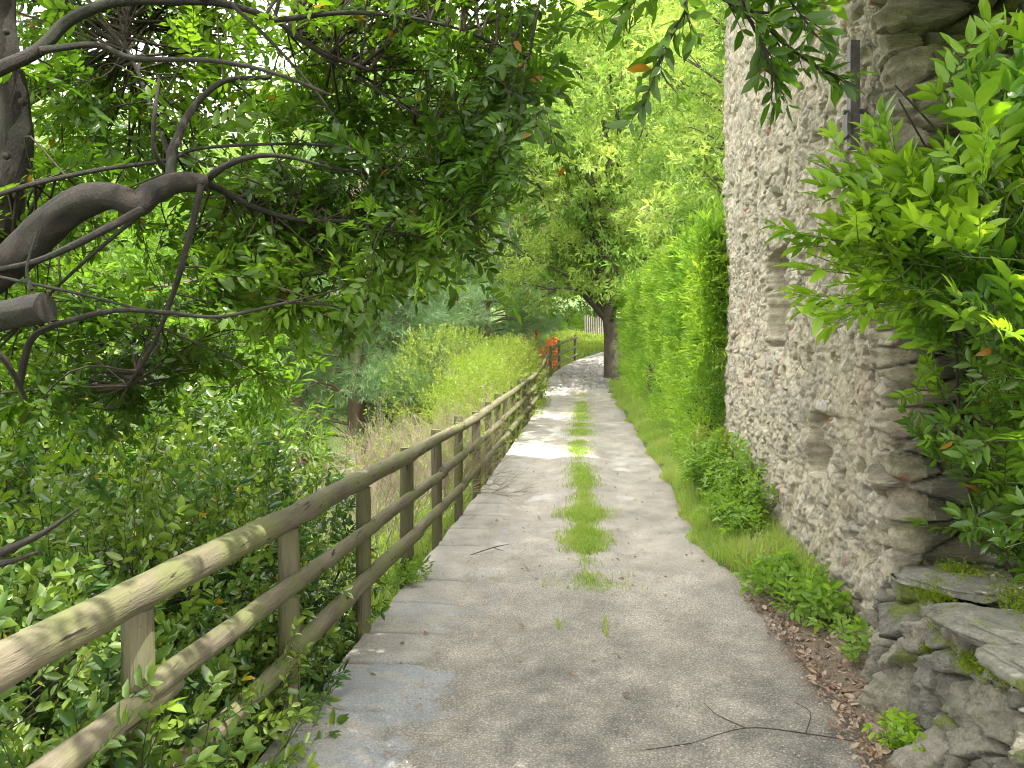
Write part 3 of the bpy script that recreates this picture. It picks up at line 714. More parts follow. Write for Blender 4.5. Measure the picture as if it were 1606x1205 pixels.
def build_netting():
    root = empty('barrier_netting', tuple(fence_pt(31.5, -.9, 0)), 'bright orange plastic safety netting with a red-topped post on the far bend', 'safety netting')
    c = fence_pt(32, -1.25, .12)
    mb = MB(); n = 26; hgt = 9; L_ = 1.7
    def q(i, j):
        t = i / n; return c + np.array([-.85 + t * L_ + .04 * sin(i), -.5 + .55 * sin(t * 7) + t * .3, -.25 + j / hgt * (1.05 + .22 * sin(t * 9)) - .1 * sin(t * 3)])
    for i in range(n + 1): tube(mb, [q(i, j) for j in range(0, hgt + 1, 3)], [.028] * 4, 4, 2, cap=False)
    for j in range(hgt + 1): tube(mb, [q(i, j) for i in range(0, n + 1, 2)], [.032] * 14, 4, 1, cap=False)
    mb.build('net', M_net, root)
    mb = MB(); b = c + np.array([.0, -.1, -.3]); tube(mb, [b, b + [0, 0, .9], b + [.02, 0, 1.45]], [.03, .03, .03], 8, 2); mb.build('post', M_red, root)
    mb = MB(); tube(mb, [b + [.02, 0, 1.05], b + [.0, 0, 1.2], b + [.02, 0, 1.35], b + [.0, 0, 1.5], b + [0, 0, 1.58]], [.09, .075, .07, .085, .03], 10, 3, rough=.2); mb.build('cap', M_red, root)
build_netting()

# ------------------------------------------------------------------ trees
def crown_pts(rng, n, c, rad, shell=.55):
    q = nrm(rng.normal(0, 1, (n, 3))) * rng.uniform(shell, 1, (n, 1)) ** .7
    return c + q * rad, q
def nearest(pts, cand):
    return cand[np.argmin(((cand - pts) ** 2).sum(1))]
def build_tree(seed, H, cr, cz, ncl, per, r0, mats, clr=1.3, lean=(0, 0), sprigs=None, ssc=1.0, name='deciduous_tree', label='', cat='tree', group=None, loc=(0, 0, 0), bare=0, barkm=None):
    rng = np.random.default_rng(seed)
    root = empty(name, loc, label, cat, group)
    L0 = np.array(loc)
    mb = MB(); tp = [np.array([0, 0, -.8])]
    for k in range(1, 8): tp.append(np.array([lean[0] * k / 7 * H + .12 * rng.normal() * (k > 1), lean[1] * k / 7 * H + .12 * rng.normal() * (k > 1), H * .88 * k / 7]))
    tp = np.array(tp) + L0; tr = r0 * np.array([1.35, .98, .82, .68, .54, .4, .24, .1])
    tube(mb, tp, tr, 10, 4, 0, .12, seed=seed)
    sp, sr = catmull(tp, tr, 6)
    cc = L0 + np.array([lean[0] * H * .6, lean[1] * H * .6, H * cz])
    C, q = crown_pts(rng, ncl, cc, np.array([cr, cr, H * (1 - cz) * .98]), .35)
    C = C[C[:, 2] > L0[2] + H * .12]
    for c in C:
        zt = L0[2] + max(H * .15, (c[2] - L0[2]) - np.linalg.norm((c - cc)[:2]) * rng.uniform(.5, .9)); i = np.argmin(np.abs(sp[:, 2] - zt)); b = sp[i]
        m_ = (b + c) / 2 + rng.normal(0, .25, 3) + [0, 0, .2]; rb = min(sr[i] * .55, .03 + .018 * np.linalg.norm(c - b))
        tube(mb, [b, m_, c], [rb, rb * .6, .02], 5, 4, 0, .1, cap=False)
        for _ in range(3):
            e_ = c + nrm(rng.normal(0, 1, 3)) * clr * .8; tube(mb, [m_ * .4 + c * .6, (c + e_) / 2 + rng.normal(0, .1, 3), e_], [.022, .014, .006], 4, 3, 0, cap=False)
    mb.build('trunk', barkm or M_fbark, root)
    if bare:       # dead grey twigs that stand out of the foliage
        for _ in range(bare):
            mb = MB()
            c = C[rng.integers(0, len(C))]; d_ = nrm(rng.normal(0, 1, 3) + [0, -.9, -.2]); b = c + d_ * clr * .3; e_ = c + d_ * clr * rng.uniform(1.0, 1.45)
            tube(mb, [b, (b + e_) / 2 + rng.normal(0, .1, 3), e_], [.022, .016, .007], 4, 3, 0, cap=False)
            for _ in range(6):
                q = b + (e_ - b) * rng.uniform(.35, 1); tube(mb, [q, q + nrm(d_ + rng.normal(0, .8, 3)) * .3, q + nrm(d_ + rng.normal(0, .8, 3)) * .55], [.011, .008, .004], 3, 3, 0, cap=False)
            mb.build('dead_branch', M_twig, root)
    pos, dr = [], []
    for c in C:
        k = int(per * rng.uniform(.6, 1.3)); rr = clr * rng.uniform(.7, 1.25)
        d_ = nrm(rng.normal(0, 1, (k, 3)) + [0, 0, .25]); p_ = c + d_ * (rng.uniform(.25, 1, (k, 1)) ** .5) * rr * np.array([1, 1, .62])
        pos.append(p_); dr.append(d_ + nrm(c - cc) * .6 + [0, 0, -.15])
    pos = np.concatenate(pos); dr = np.concatenate(dr)
    scatter('crown', sprigs or SP_far, pos, dr, ssc, mats, root, rng=rng)
    return root
def copy_thing(root, loc, rz, scl, label=None):
    r = root.copy(); COL.objects.link(r); r.location = loc; r.rotation_euler = (0, 0, rz); r.scale = (scl if isinstance(scl, tuple) else (scl,) * 3)
    if label: r['label'] = label
    for ch in list(root.children):
        c = ch.copy(); COL.objects.link(c); c.parent = r
    return r

def build_pine(seed, H, r0, cr, label, loc, group=None):
    rng = np.random.default_rng(seed); root = empty('pine_tree', loc, label, 'tree', group); L0 = np.array(loc)
    mb = MB(); tp = np.array([[0, 0, -.6], [.05, 0, H * .3], [-.08, .05, H * .6], [.03, 0, H]]) + L0
    tube(mb, tp, [r0 * 1.2, r0 * .9, r0 * .6, .03], 10, 6, 0, .08)
    pos, dr = [], []
    z = H * .14
    while z < H * .97:
        for k in range(rng.integers(3, 6)):
            a = rng.uniform(0, 2 * pi); t = z / H; L_ = cr * (1.02 - t) ** .6 * rng.uniform(.6, 1.1) + .3
            D_ = np.array([cos(a), sin(a), 0]); b = L0 + [0, 0, z]
            pts = [b, b + D_ * L_ * .35 + [0, 0, .10 * L_] + rng.normal(0, .05, 3) * L_, b + D_ * L_ * .7 + [0, 0, .0] + rng.normal(0, .06, 3) * L_, b + D_ * L_ + [0, 0, .10 * L_]]
            tube(mb, pts, [.032, .022, .012, .005], 4, 3, 0, cap=False)
            m_ = int(22 * L_)
            tt = rng.uniform(.22, 1.05, m_) ** .75; side = np.array([-D_[1], D_[0], 0])
            p_ = b + D_ * (L_ * tt)[:, None] + side * (rng.normal(0, .22, m_) * L_ * (1.1 - tt * .5))[:, None] + np.array([0, 0, 1]) * (rng.normal(.04, .07, m_) * 1.2 + .04 * L_)[:, None]
            pos.append(p_); dr.append(D_ * 1.0 + rng.normal(0, .5, (m_, 3)) + [0, 0, .35])
        z += H * rng.uniform(.03, .055)
    mb.build('trunk', M_pbark, root)
    scatter('crown', SP_needle, np.concatenate(pos), np.concatenate(dr), 1.15, [M_pine], root, rng=rng)
    return root

def at(X, Y, dz=0.0): return (float(X), float(Y), float(land(X, Y)) + dz)
def xat(px, d): return (px - 803) / F * d

# the tree at the bend whose trunk stands on the path's right edge
bend = build_tree(21, 14.5, 4.7, .57, 74, 66, .27, [M_chest, M_stem], 1.08, (-.012, .01), bare=24, barkm=M_dbark, label='chestnut with thick trunk at the right edge of the cobbled bend', loc=at(xat(960, 27.3), 27.3, -.35), name='chestnut_tree')
T1 = build_tree(22, 17, 4.6, .55, 78, 62, .26, [M_chest, M_stem], 1.4, label='tall pale green chestnut rising behind the cobbled bend', loc=at(xat(860, 52), 52), name='chestnut_tree', group='broadleaf trees behind the bend')
T2 = build_tree(23, 18, 5.0, .52, 82, 60, .28, [M_chest_dark, M_stem], 1.5, label='darker broadleaf tree directly left of the far meadow', loc=at(xat(760, 46), 46), group='broadleaf trees behind the bend')
GB = 'broadleaf trees behind the bend'
for n_, (src, px, d, sc_, rz, lb) in enumerate([
    (T2, 1010, 56, 1.1, 1.0, 'broadleaf tree behind the hedge, nearest the far end of the house wall'),
    (T1, 1110, 36, .95, 2.2, 'chestnut crown rising between the hedge top and the house wall'),
    (T2, 940, 60, 1.45, 3.0, 'tallest crown in the gap above the path, behind the pale chestnut'),
    (T1, 800, 66, 1.35, 4.2, 'large chestnut far behind the yellow-green shrub'),
    (T2, 1060, 62, 1.45, .5, 'far broadleaf crown at the top of the picture beside the house wall'),
    (T1, 690, 50, 1.15, 5.0, 'broadleaf tree far behind the pines, right of their trunks'),
    (T2, 600, 40, 1.0, 2.6, 'broadleaf tree straight behind the pines'),
    (T1, 500, 34, .85, 1.4, 'bright broadleaf tree left of the pines, seen under the laurel'),
    (T2, 390, 30, .7, .2, 'broadleaf tree down the slope behind the overhanging laurel limb fork'),
    (T1, 250, 26, .62, 3.6, 'broadleaf tree down the slope, seen through the laurel above the stub limb'),
    (T2, 110, 24, .6, 5.5, 'broadleaf tree down the slope at the left edge of the picture'),
    (T1, -60, 22, .6, 2.0, 'broadleaf tree partly beyond the left edge of the picture'),
    (T1, 640, 66, 1.4, .9, 'far broadleaf tree peeping above the pine tops'),
    (T2, 360, 56, 1.0, 1.9, 'large far tree in the gaps of the laurel canopy'),
    (T1, 520, 60, 1.3, 2.9, 'large far tree behind the right part of the laurel canopy')]):
    c = copy_thing(src, at(xat(px, d), d), rz, sc_, lb); c['group'] = GB

# younger bright trees on the slope just left of the fence
Y1 = build_tree(31, 5.2, 1.7, .55, 46, 55, .07, [M_mid, M_stem], .55, sprigs=SP_midt, label='young bright green tree on the slope behind the dark holly shrubs', loc=at(-4.3, 8.4), name='young_tree', group='young trees on the slope')
for X_, Y_, s_, rz, lb in [(-6.6, 8.0, 1.15, 1.0, 'young tree low on the slope at the left edge below the laurel limb'), (-6.2, 11.5, 1.3, 2.1, 'young tree behind the laurel canopy, farther down the slope'),
                        (-8.8, 11, 1.45, 3.3, 'young tree farthest left down the slope'), (-5.0, 6.0, .82, 4.0, 'small young tree right behind the nearest holly shrub'), (-10.5, 15, 1.7, .6, 'largest young tree, deep down the slope'), (-7.6, 17, 1.5, 5.0, 'young tree left of the nearest pine trunk')]:
    copy_thing(Y1, at(X_, Y_), rz, s_, lb)

for X_, Y_, s_, rz, lb in [(5.1, 14.6, .62, 2.4, 'leafy tree rising just behind the hedge, close to the house wall, added to shade the path'), (6.0, 19.2, .66, 4.4, 'second leafy tree behind the hedge, nearer the bend, added to shade the path')]:
    c = copy_thing(bend, at(X_, Y_), rz, s_, lb); c['group'] = 'trees behind the hedge'  # trees added behind the hedge so that their shade falls on the path
PG = 'pines beyond the bare shrub'
p1 = build_pine(41, 11, .30, 3.4, 'pine with the thick dark trunk seen right of the bare shrub tips', at(xat(628, 21), 21), PG)
p2 = build_pine(42, 9, .22, 3.0, 'pine with the slimmer reddish trunk, left of the thick trunk', at(xat(556, 19.5), 19.5), PG)
for px, d, s_, rz, lb in [(760, 31, 1.15, 1.2, 'pine behind the yellow-green shrub, its dark trunk above the shrub'), (470, 24, .95, 4, 'leftmost pine, half hidden by the laurel leaves'), (826, 36, .7, 3.1, 'thin-trunked pine right above the fence\'s far end')]:
    copy_thing(p1 if rz > 2 else p2, at(xat(px, d), d), rz, s_, lb)

# distant woodland behind everything
def build_woods():
    rng = np.random.default_rng(77); pos, dr = [], []
    for k in range(150):
        a = rng.uniform(-.75, .75); d = rng.uniform(75, 200); X_ = d * math.tan(a); z0 = float(land(X_, d)); r_ = rng.uniform(4, 6.5); H_ = rng.uniform(12, 19)
        n = 260; q = nrm(rng.normal(0, 1, (n, 3))); q[:, 2] = np.abs(q[:, 2]) * 1.0 - .25
        pos.append(np.array([X_, d, z0 + H_ * .45]) + q * np.array([r_, r_, H_ * .5]) * rng.uniform(.7, 1, (n, 1))); dr.append(q)
    scatter('distant_woods', SP_far, np.concatenate(pos), np.concatenate(dr), 3.6, [M_chest_dark, M_stem], rng=rng)
    tag(bpy.context.scene.objects['distant_woods'], 'far-off green woodland closing the view behind the trees', 'woods', kind='stuff')
build_woods()

# ------------------------------------------------------------------ the overhanging laurel
def build_laurel():
    rng = np.random.default_rng(55)
    root = empty('laurel_tree', (-3.0, 3.0, -1.4), 'large dark laurel on the left, its leafy limbs arching over the path', 'tree')
    mb = MB(); BR = []
    def br(pts, r0, r1, ns=8, n=6, rough=.08):
        pts = np.array([P(*p) if len(p) == 3 and not isinstance(p, np.ndarray) else p for p in pts])
        rad = np.linspace(r0, r1, len(pts)); tube(mb, pts, rad, ns, n, 0, rough, True, True, len(BR))
        a, b = catmull(pts, rad, n); BR.append((a, b)); return a
    base = np.array([-3.0, 3.0, -1.5])
    D = 2.7
    br([base, np.array([-2.7, 2.85, .2]), np.array([-2.3, 2.75, 1.2]), P(-120, 500, D), P(0, 425, D), P(65, 362, D), P(125, 318, D), P(175, 308, D), P(215, 322, D + .02), P(240, 302, D + .05), P(275, 287, D + .1), P(325, 286, D + .15)], .085, .030, 18, 12, .22)
    br([base, np.array([-3.0, 3.1, .5]), np.array([-2.5, 3.1, 1.6]), P(-25, 400, 3.1), P(8, 320, 3.1), P(22, 250, 3.1), P(24, 170, 3.05), P(12, 90, 3.0), P(4, 20, 3.0), P(10, -80, 2.9), P(60, -220, 2.8)], .08, .035, 16, 10, .18)
    br([np.array([-2.75, 2.9, .4]), P(-120, 520, 2.5), P(-20, 500, 2.4), P(72, 483, 2.35)], .07, .043, 16, 12, .2)
    B = [([(320, 286), (350, 300), (400, 325), (470, 345), (550, 348), (610, 362)], 3.0, .016, .006),
         ([(322, 284), (350, 262), (395, 246), (450, 246), (520, 264)], 2.9, .015, .005),
         ([(268, 282), (270, 240), (280, 215), (293, 185), (320, 150), (360, 125), (425, 122)], 2.85, .020, .008),
         ([(268, 250), (245, 190), (215, 110), (195, 60), (212, -10)], 3.1, .012, .006),
         ([(262, 270), (242, 235), (243, 175), (250, 120)], 2.9, .011, .005),
         ([(316, 290), (300, 360), (272, 460), (238, 545), (200, 605)], 2.8, .013, .006),
         ([(222, 330), (175, 355), (110, 388), (50, 412), (-40, 430)], 2.6, .015, .008),
         ([(225, 332), (150, 395), (95, 445), (40, 500)], 2.75, .008, .004),
         ([(-60, 140), (0, 108), (60, 80), (110, 32), (180, 4), (270, 2), (350, 6), (430, 32), (500, 80), (580, 110)], 2.7, .028, .007),
         ([(62, 80), (150, 71), (210, 92), (330, 95), (430, 115), (520, 150)], 2.8, .014, .005),
         ([(-80, 335), (0, 305), (70, 285), (160, 266), (260, 252), (300, 236), (360, 229), (470, 226), (570, 233)], 2.75, .010, .005),
         ([(30, 605), (50, 532), (100, 506), (180, 487), (260, 490), (345, 497), (450, 475)], 2.55, .012, .005),
         ([(-30, 545), (0, 557), (20, 585), (40, 625)], 2.3, .012, .006),
         ([(50, 455), (42, 420), (60, 360)], 2.4, .006, .003),
         ([(0, 435), (120, 460), (250, 492), (300, 497)], 2.6, .006, .003),
         ([(60, 865), (20, 880), (-40, 895)], 2.2, .003, .012), ([(125, 797), (60, 840), (-30, 880)], 2.2, .003, .014),
         ([(360, 5), (420, 60), (500, 150), (560, 240)], 2.9, .008, .003), ([(450, 50), (620, 160), (760, 240)], 3.2, .008, .003),
         ([(430, 32), (560, 20), (700, 40), (830, 90)], 2.9, .010, .003), ([(610, 362), (690, 380), (760, 400)], 3.0, .005, .002), ([(320, 0), (330, -120), (420, -300)], 2.6, .016, .02),
         ([(520, 264), (640, 280), (780, 300)], 3.1, .006, .002), ([(450, 475), (520, 480), (570, 500)], 2.9, .005, .002)]
    for pts, d, a, b in B:
        jd = rng.uniform(-.12, .12, 2)
        pts3 = [P(x, y, d + jd[0] * sin(i) + .05 * i * (jd[1] > 0)) for i, (x, y) in enumerate(pts)]
        br(pts3, a, b, 7, 5)
    # overhead limbs, over and behind the camera
    br([P(10, -80, 2.9), np.array([-1.3, 2.2, 3.7]), np.array([-.3, 1.6, 3.9]), np.array([.5, 1.5, 3.7]), np.array([.95, 2.0, 3.3])], .035, .012)
    br([np.array([-1.3, 2.2, 3.7]), np.array([-1.0, .8, 3.9]), np.array([-.4, -.8, 3.9]), np.array([.3, -2, 3.7])], .03, .012)
    br([np.array([-2.4, 2.9, 1.5]), np.array([-2.9, 1.6, 2.6]), np.array([-2.6, 0, 3.2]), np.array([-2.0, -1.5, 3.4])], .05, .014)
    br([np.array([-.3, 1.6, 3.9]), np.array([.1, 2.4, 3.7]), P(900, -60, 2.9), P(950, 10, 2.8)], .014, .004)
    br([np.array([.5, 1.5, 3.7]), np.array([1.0, 2.6, 3.9]), np.array([1.5, 3.6, 4.2]), np.array([1.9, 4.3, 4.5])], .02, .008)  # out-of-view limb added to carry the foliage that shades the path
    # hanging sprays at the top of the picture
    hang = [[np.array([.5, 1.5, 3.7]), P(1000, -150, 2.2), P(1075, -10, 2.2), P(1050, 60, 2.2), P(1015, 150, 2.2)],
            [np.array([.5, 1.5, 3.7]), P(1080, -160, 2.2), P(1150, -20, 2.25), P(1200, 40, 2.3), P(1260, 90, 2.35), P(1310, 120, 2.4)],
            [P(1150, -20, 2.25), P(1180, 40, 2.3), P(1200, 80, 2.3), P(1215, 130, 2.3)],
            [P(1050, -60, 2.2), P(1120, -10, 2.3), P(1185, 20, 2.35), P(1270, 10, 2.4)], [np.array([.5, 1.5, 3.7]), P(1130, -120, 2.2), P(1230, -10, 2.3), P(1275, 50, 2.3)],
            [P(1000, -150, 2.2), P(1010, -60, 2.2), P(985, 20, 2.3)]]
    HB = []
    for h_ in hang: HB.append(br(h_, .007, .002, 5, 6))
    mb.build('trunk', M_bark, root)
    # knot holes on the upright stem
    for (x, y, d, r_) in ((36, 160, 2.98, .018), (10, 50, 2.9, .014), (10, 245, 3.0, .016)):
        V, Q = rock_mesh(P(x, y, d), (r_, r_, r_ * .8), 9, 0, 2, 1.0, False, .1); mk('knot', V, Q, M_bark, root, smooth=True)
    # foliage clusters
    allp = np.concatenate([a for a, b in BR[:3 + len(B)] if True]); allr = np.concatenate([b for a, b in BR[:3 + len(B)]])
    thin = allp[(allr < .03) & (allp[:, 2] > .9)]
    def lim(x):     # lower edge of the canopy in the photograph, as a line in space seen from the path
        return np.interp(x, [-200, 0, 150, 300, 420, 520, 600, 700, 760, 800, 840, 900], [740, 725, 700, 660, 610, 555, 480, 410, 350, 260, 150, 0])
    tw = MB(); pos, dr = [], []
    n = 0
    while n < 470:
        x = rng.uniform(-240, 870); y = rng.uniform(-330, 760)
        if y > lim(x) - 15 or rng.uniform() > (1.0 if x > 0 else .45): continue
        d = rng.uniform(2.95, 5.0) if x < 650 else rng.uniform(3.0, 4.6)
        if d < 3.05 and x < 560: continue
        # thin spot where the sky shows above the fork
        if (x - 310) ** 2 / 120 ** 2 + (y - 130) ** 2 / 60 ** 2 < 1 and rng.uniform() < .3: continue
        if d < 2.95 and abs(y - 330) < 90 and x < 330: continue
        c = P(x, y, d); b = thin[np.argmin(np.linalg.norm(thin - c, axis=1) + rng.uniform(0, .7, len(thin)))]
        m_ = (b + c) / 2 + rng.normal(0, .10, 3) + [0, 0, .05]
        L_ = np.linalg.norm(c - b)
        tube(tw, [b, m_, c], [.003 + .0022 * L_, .003, .0016], 4, 4, 1, cap=False)
        k = rng.integers(6, 11); dirn = nrm(c - b) * .8
        for _ in range(k):
            t = rng.uniform(.35, 1); q = (b * (1 - t) + c * t) if t < .5 else (m_ * (2 - 2 * t) + c * (2 * t - 1))
            off = rng.normal(0, 1, 3); off[2] *= .6; dd_ = nrm(dirn + off * .9 + [0, 0, -.15])
            pos.append(q); dr.append(dd_)
        n += 1
    n = 0
    while n < 80:      # the dense outer skirt
        x = rng.uniform(430, 845); y = rng.uniform(20, 520)
        if y > lim(x) + 10 or y < lim(x) - 230: continue
        c = P(x, y, rng.uniform(2.9, 4.2)); b = thin[np.argmin(np.linalg.norm(thin - c, axis=1) + rng.uniform(0, .7, len(thin)))]; m_ = (b + c) / 2 + rng.normal(0, .10, 3) + [0, 0, .08]
        tube(tw, [b, m_, c], [.0035, .003, .0015], 4, 4, 1, cap=False); dirn = nrm(c - m_)
        for _ in range(7):
            t = rng.uniform(.3, 1); pos.append(m_ * (1 - t) + c * t); dr.append(nrm(dirn + rng.normal(0, .55, 3) + [0, 0, -.15]))
        n += 1
    # unseen foliage above and behind the camera, added to shade the foreground
    i0 = len(pos)
    for _ in range(95):
        c = np.array([rng.uniform(-2.6, 2.6), rng.uniform(-3.5, 2.6), 0]); c[2] = 3.55 + .25 * rng.normal() + .15 * c[1] * (c[1] > 0)
        if c[2] < 1.95 + .5 * c[1]: continue
        for _ in range(9): pos.append(c + rng.normal(0, .3, 3) * [1, 1, .6]); dr.append(nrm(rng.normal(0, 1, 3) * [1, 1, .4]))
    for _ in range(110):  # leaf clusters above the frame, added to keep sun off the near path
        c = np.array([rng.uniform(.4, 2.15), rng.uniform(2.3, 4.5), 0]); c[2] = 2.05 + .5 * c[1] + rng.uniform(0, .5)
        for _ in range(9): pos.append(c + rng.normal(0, .22, 3) * [1, 1, .4]); dr.append(nrm(rng.normal(0, 1, 3) * [1, 1, .3] + [0, -.5, 0]))
    for _ in range(45):
        c = np.array([rng.uniform(1.8, 2.8), rng.uniform(2.5, 3.55), 0]); c[2] = 2.1 + .5 * c[1] + rng.uniform(0, .5)
        for _ in range(9): pos.append(c + rng.normal(0, .2, 3) * [1, .8, .4]); dr.append(nrm(rng.normal(0, 1, 3) * [1, 1, .3] + [0, -.5, 0]))
    i1 = len(pos)
    # upper right fringe: dark sprays near the gap
    for a in [(800, 90), (830, 60), (770, 150), (840, 20), (815, 190), (780, 240), (740, 300), (760, 330), (700, 400), (850, 20), (720, 60), (650, 30)]:
        c = P(a[0], a[1], rng.uniform(2.7, 3.2)); b = nearest(c, thin); tube(tw, [b, (b + c) / 2 + [0, 0, .08], c], [.004, .003, .0015], 4, 4, 1, cap=False)
        for _ in range(6): pos.append(b * .15 + c * .85 + rng.normal(0, .08, 3)); dr.append(nrm(nrm(c - b) + rng.normal(0, .5, 3) + [0, 0, -.3]))
    hp, hd = [], []
    for h_ in HB:
        vis = h_[len(h_) // 3:]
        for k in range(0, len(vis), 1):
            dd_ = nrm(np.gradient(h_, axis=0)[len(h_) // 3 + k]); hp.append(vis[k]); hd.append(nrm(dd_ + rng.normal(0, .35, 3) + [0, 0, -.1]))
    scl_ = rng.uniform(.42, .68, len(pos)); scl_[i0:i1] *= 1.7
    scatter('crown', SP_laurel, pos, dr, scl_, [M_laurel, M_stem], root, rng=rng, extra=tw, roll=.6)
    scatter('hanging_spray', make_sprigs(6, 41, n=4, length=.085, L=.074, W=.028, ang=50, tipwhorl=2), hp, hd, 1.0, [M_laurel, M_stem], root, rng=rng, roll=.6)
build_laurel()

# ------------------------------------------------------------------ the bush on the right, above the low wall
def in_poly(x, y, poly):
    c = False; j = len(poly) - 1
    for i in range(len(poly)):
        if ((poly[i][1] > y) != (poly[j][1] > y)) and (x < (poly[j][0] - poly[i][0]) * (y - poly[i][1]) / (poly[j][1] - poly[i][1]) + poly[i][0]): c = not c
        j = i
    return c
def build_bush():
    rng = np.random.default_rng(66)
    root = empty('laurel_bush', (2.5, 3.2, .62), 'vigorous lime green laurel bush growing above the low mossy wall', 'bush')
    base = [np.array([2.25 + .12 * k, 3.45 - .16 * k, .5]) for k in range(7)]
    mb = MB(); tw = MB(); pos, dr, pos2, dr2 = [], [], [], []
    stems = []
    for k in range(22):
        b = base[k % 7] + rng.normal(0, .06, 3) * [1, 1, 0]
        t = P(rng.uniform(1380, 1800), rng.uniform(80, 420), rng.uniform(2.6, 3.5)); m_ = (b * .5 + t * .5) + rng.normal(0, .08, 3)
        tube(mb, [b, m_, t], [.013, .009, .004], 6, 6); a, _ = catmull([b, m_, t], [1, 1, 1], 8); stems.append(a)
    mb.build('stem', M_stem, root)
    S = np.concatenate(stems)
    poly = [(1370, 410), (1400, 370), (1440, 330), (1500, 300), (1550, 240), (1600, 180), (1690, 90), (1900, 20), (1900, 900), (1640, 930), (1570, 900), (1500, 820), (1440, 720), (1425, 640), (1440, 580), (1410, 520), (1380, 480)]
    n = 0
    while n < 430:
        x = rng.uniform(1215, 1900); y = rng.uniform(-60, 930)
        if not in_poly(x, y, poly): continue
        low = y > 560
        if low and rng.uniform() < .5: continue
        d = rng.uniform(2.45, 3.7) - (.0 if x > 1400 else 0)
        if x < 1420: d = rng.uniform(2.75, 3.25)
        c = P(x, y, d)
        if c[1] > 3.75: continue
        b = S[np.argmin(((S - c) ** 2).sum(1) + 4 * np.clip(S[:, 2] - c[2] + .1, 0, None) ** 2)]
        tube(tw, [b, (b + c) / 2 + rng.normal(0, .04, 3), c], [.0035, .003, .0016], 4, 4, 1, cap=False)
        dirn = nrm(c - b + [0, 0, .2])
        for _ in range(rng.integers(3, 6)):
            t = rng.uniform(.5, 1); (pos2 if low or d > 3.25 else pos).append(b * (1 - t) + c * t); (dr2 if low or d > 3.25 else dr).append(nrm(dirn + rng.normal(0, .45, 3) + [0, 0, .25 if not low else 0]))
        n += 1
    # the single shoots that stand out of the mass
    for pts in [[(1480, 330), (1410, 250), (1398, 170)], [(1400, 300), (1320, 275), (1262, 248)], [(1400, 400), (1300, 375), (1225, 362)], [(1420, 480), (1320, 475), (1235, 482)], [(1570, 250), (1550, 130), (1572, 50)], [(1540, 230), (1500, 120), (1535, 70)], [(1450, 360), (1380, 330), (1330, 320)], [(1400, 440), (1330, 420), (1260, 395)]]:
        q = [P(x, y, 2.75 + .05 * i) for i, (x, y) in enumerate(pts)]; b = nearest(q[0], S)
        tube(tw, [b] + q, [.004, .0035, .003, .0015], 5, 5, 1, cap=False); a, _ = catmull(q, [1] * 3, 5)
        for k in range(1, len(a)):
            dd_ = nrm(a[k] - a[k - 1]); pos.append(a[k] - dd_ * .20); dr.append(nrm(dd_ + rng.normal(0, .28, 3)))
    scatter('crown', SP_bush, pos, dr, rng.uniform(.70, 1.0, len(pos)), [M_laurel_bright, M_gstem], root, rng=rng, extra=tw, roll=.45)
    o = scatter('inner_foliage', SP_bush, pos2, dr2, rng.uniform(.5, .8, len(pos2)), [M_laurel, M_stem], root, rng=rng, roll=.6)  # darker leaf colour for the low and rear sprigs
    o['label'] = 'darker leaves inside and below the bright shoots'
build_bush()

# ------------------------------------------------------------------ shrubs along the fence
def build_shrub(name, label, cat, box, n, sprigs, mats, scl, seed, group=None, dome=True, base_n=7, twigs=None, keep=None, updir=.5, sparse=1.0):
    """box: d0,d1,s0,s1,z0,z1 in the path's own frame"""
    rng = np.random.default_rng(seed); d0, d1, s0, s1, z0, z1 = box
    dm, sm_ = (d0 + d1) / 2, (s0 + s1) / 2
    X0 = float(XL(dm) + sm_); root = empty(name, (X0, dm, float(land(X0, dm))), label, cat, group)
    tw = MB(); pos, dr = [], []
    b0 = np.array([X0, dm, float(land(X0, dm)) - .05])
    stems = []
    for k in range(base_n):
        b = b0 + rng.normal(0, .12, 3) * [1, 1, 0]; dd_ = rng.uniform(d0, d1); s_ = rng.uniform(s0, s1)
        t = np.array([XL(dd_) + s_, dd_, G(dd_) + z0 + (z1 - z0) * rng.uniform(.5, .9)]); m_ = (b + t) / 2 + [0, 0, .15] + rng.normal(0, .06, 3)
        tube(tw, [b, m_, t], [.014, .009, .004], 5, 5, 1); a, _ = catmull([b, m_, t], [1] * 3, 8); stems.append(a)
    S = np.concatenate(stems); k = 0
    while k < n:
        q = rng.uniform(-1, 1, 3)
        if dome and (np.abs(q[0]) ** 3 + np.abs(q[1]) ** 3 + np.clip(q[2], -1, 1) ** 2 * (q[2] > 0) > 1): continue
        if rng.uniform() > .35 + .65 * max(np.abs(q).max() ** 2, 0): continue
        dd_ = dm + q[0] * (d1 - d0) / 2; s_ = sm_ + q[1] * (s1 - s0) / 2; top = z1 + .12 * float(vn(dd_ * 1.7, s_ * 1.7, seed=seed))
        z_ = z0 + (top - z0) * (q[2] + 1) / 2
        c = np.array([XL(dd_) + s_, dd_, G(dd_) + z_])
        if keep and not keep(dd_, s_, z_): continue
        c[2] = max(c[2], float(land(c[0], c[1])) + .02)
        out = nrm(np.array([q[1] * (1), q[0], q[2] * .6 + updir]))
        if k % 6 == 0:
            b = nearest(c, S); tube(tw, [b, (b + c) / 2 + rng.normal(0, .03, 3), c], [.004, .003, .0015], 4, 3, 1, cap=False)
        pos.append(c); dr.append(nrm(out + rng.normal(0, .5, 3))); k += 1
    scatter('foliage', sprigs, pos, dr, scl, mats, root, rng=rng, extra=tw, roll=.5)
    return root
HG = 'holly-leaved shrubs behind the near fence'
build_shrub('holly_shrub', 'dark glossy holly shrub pushing through the nearest fence bays', 'shrub', (1.35, 3.1, -1.25, -.10, -.75, .86), 1500, SP_holly, [M_holly, M_stem], 1.0, 91, HG)
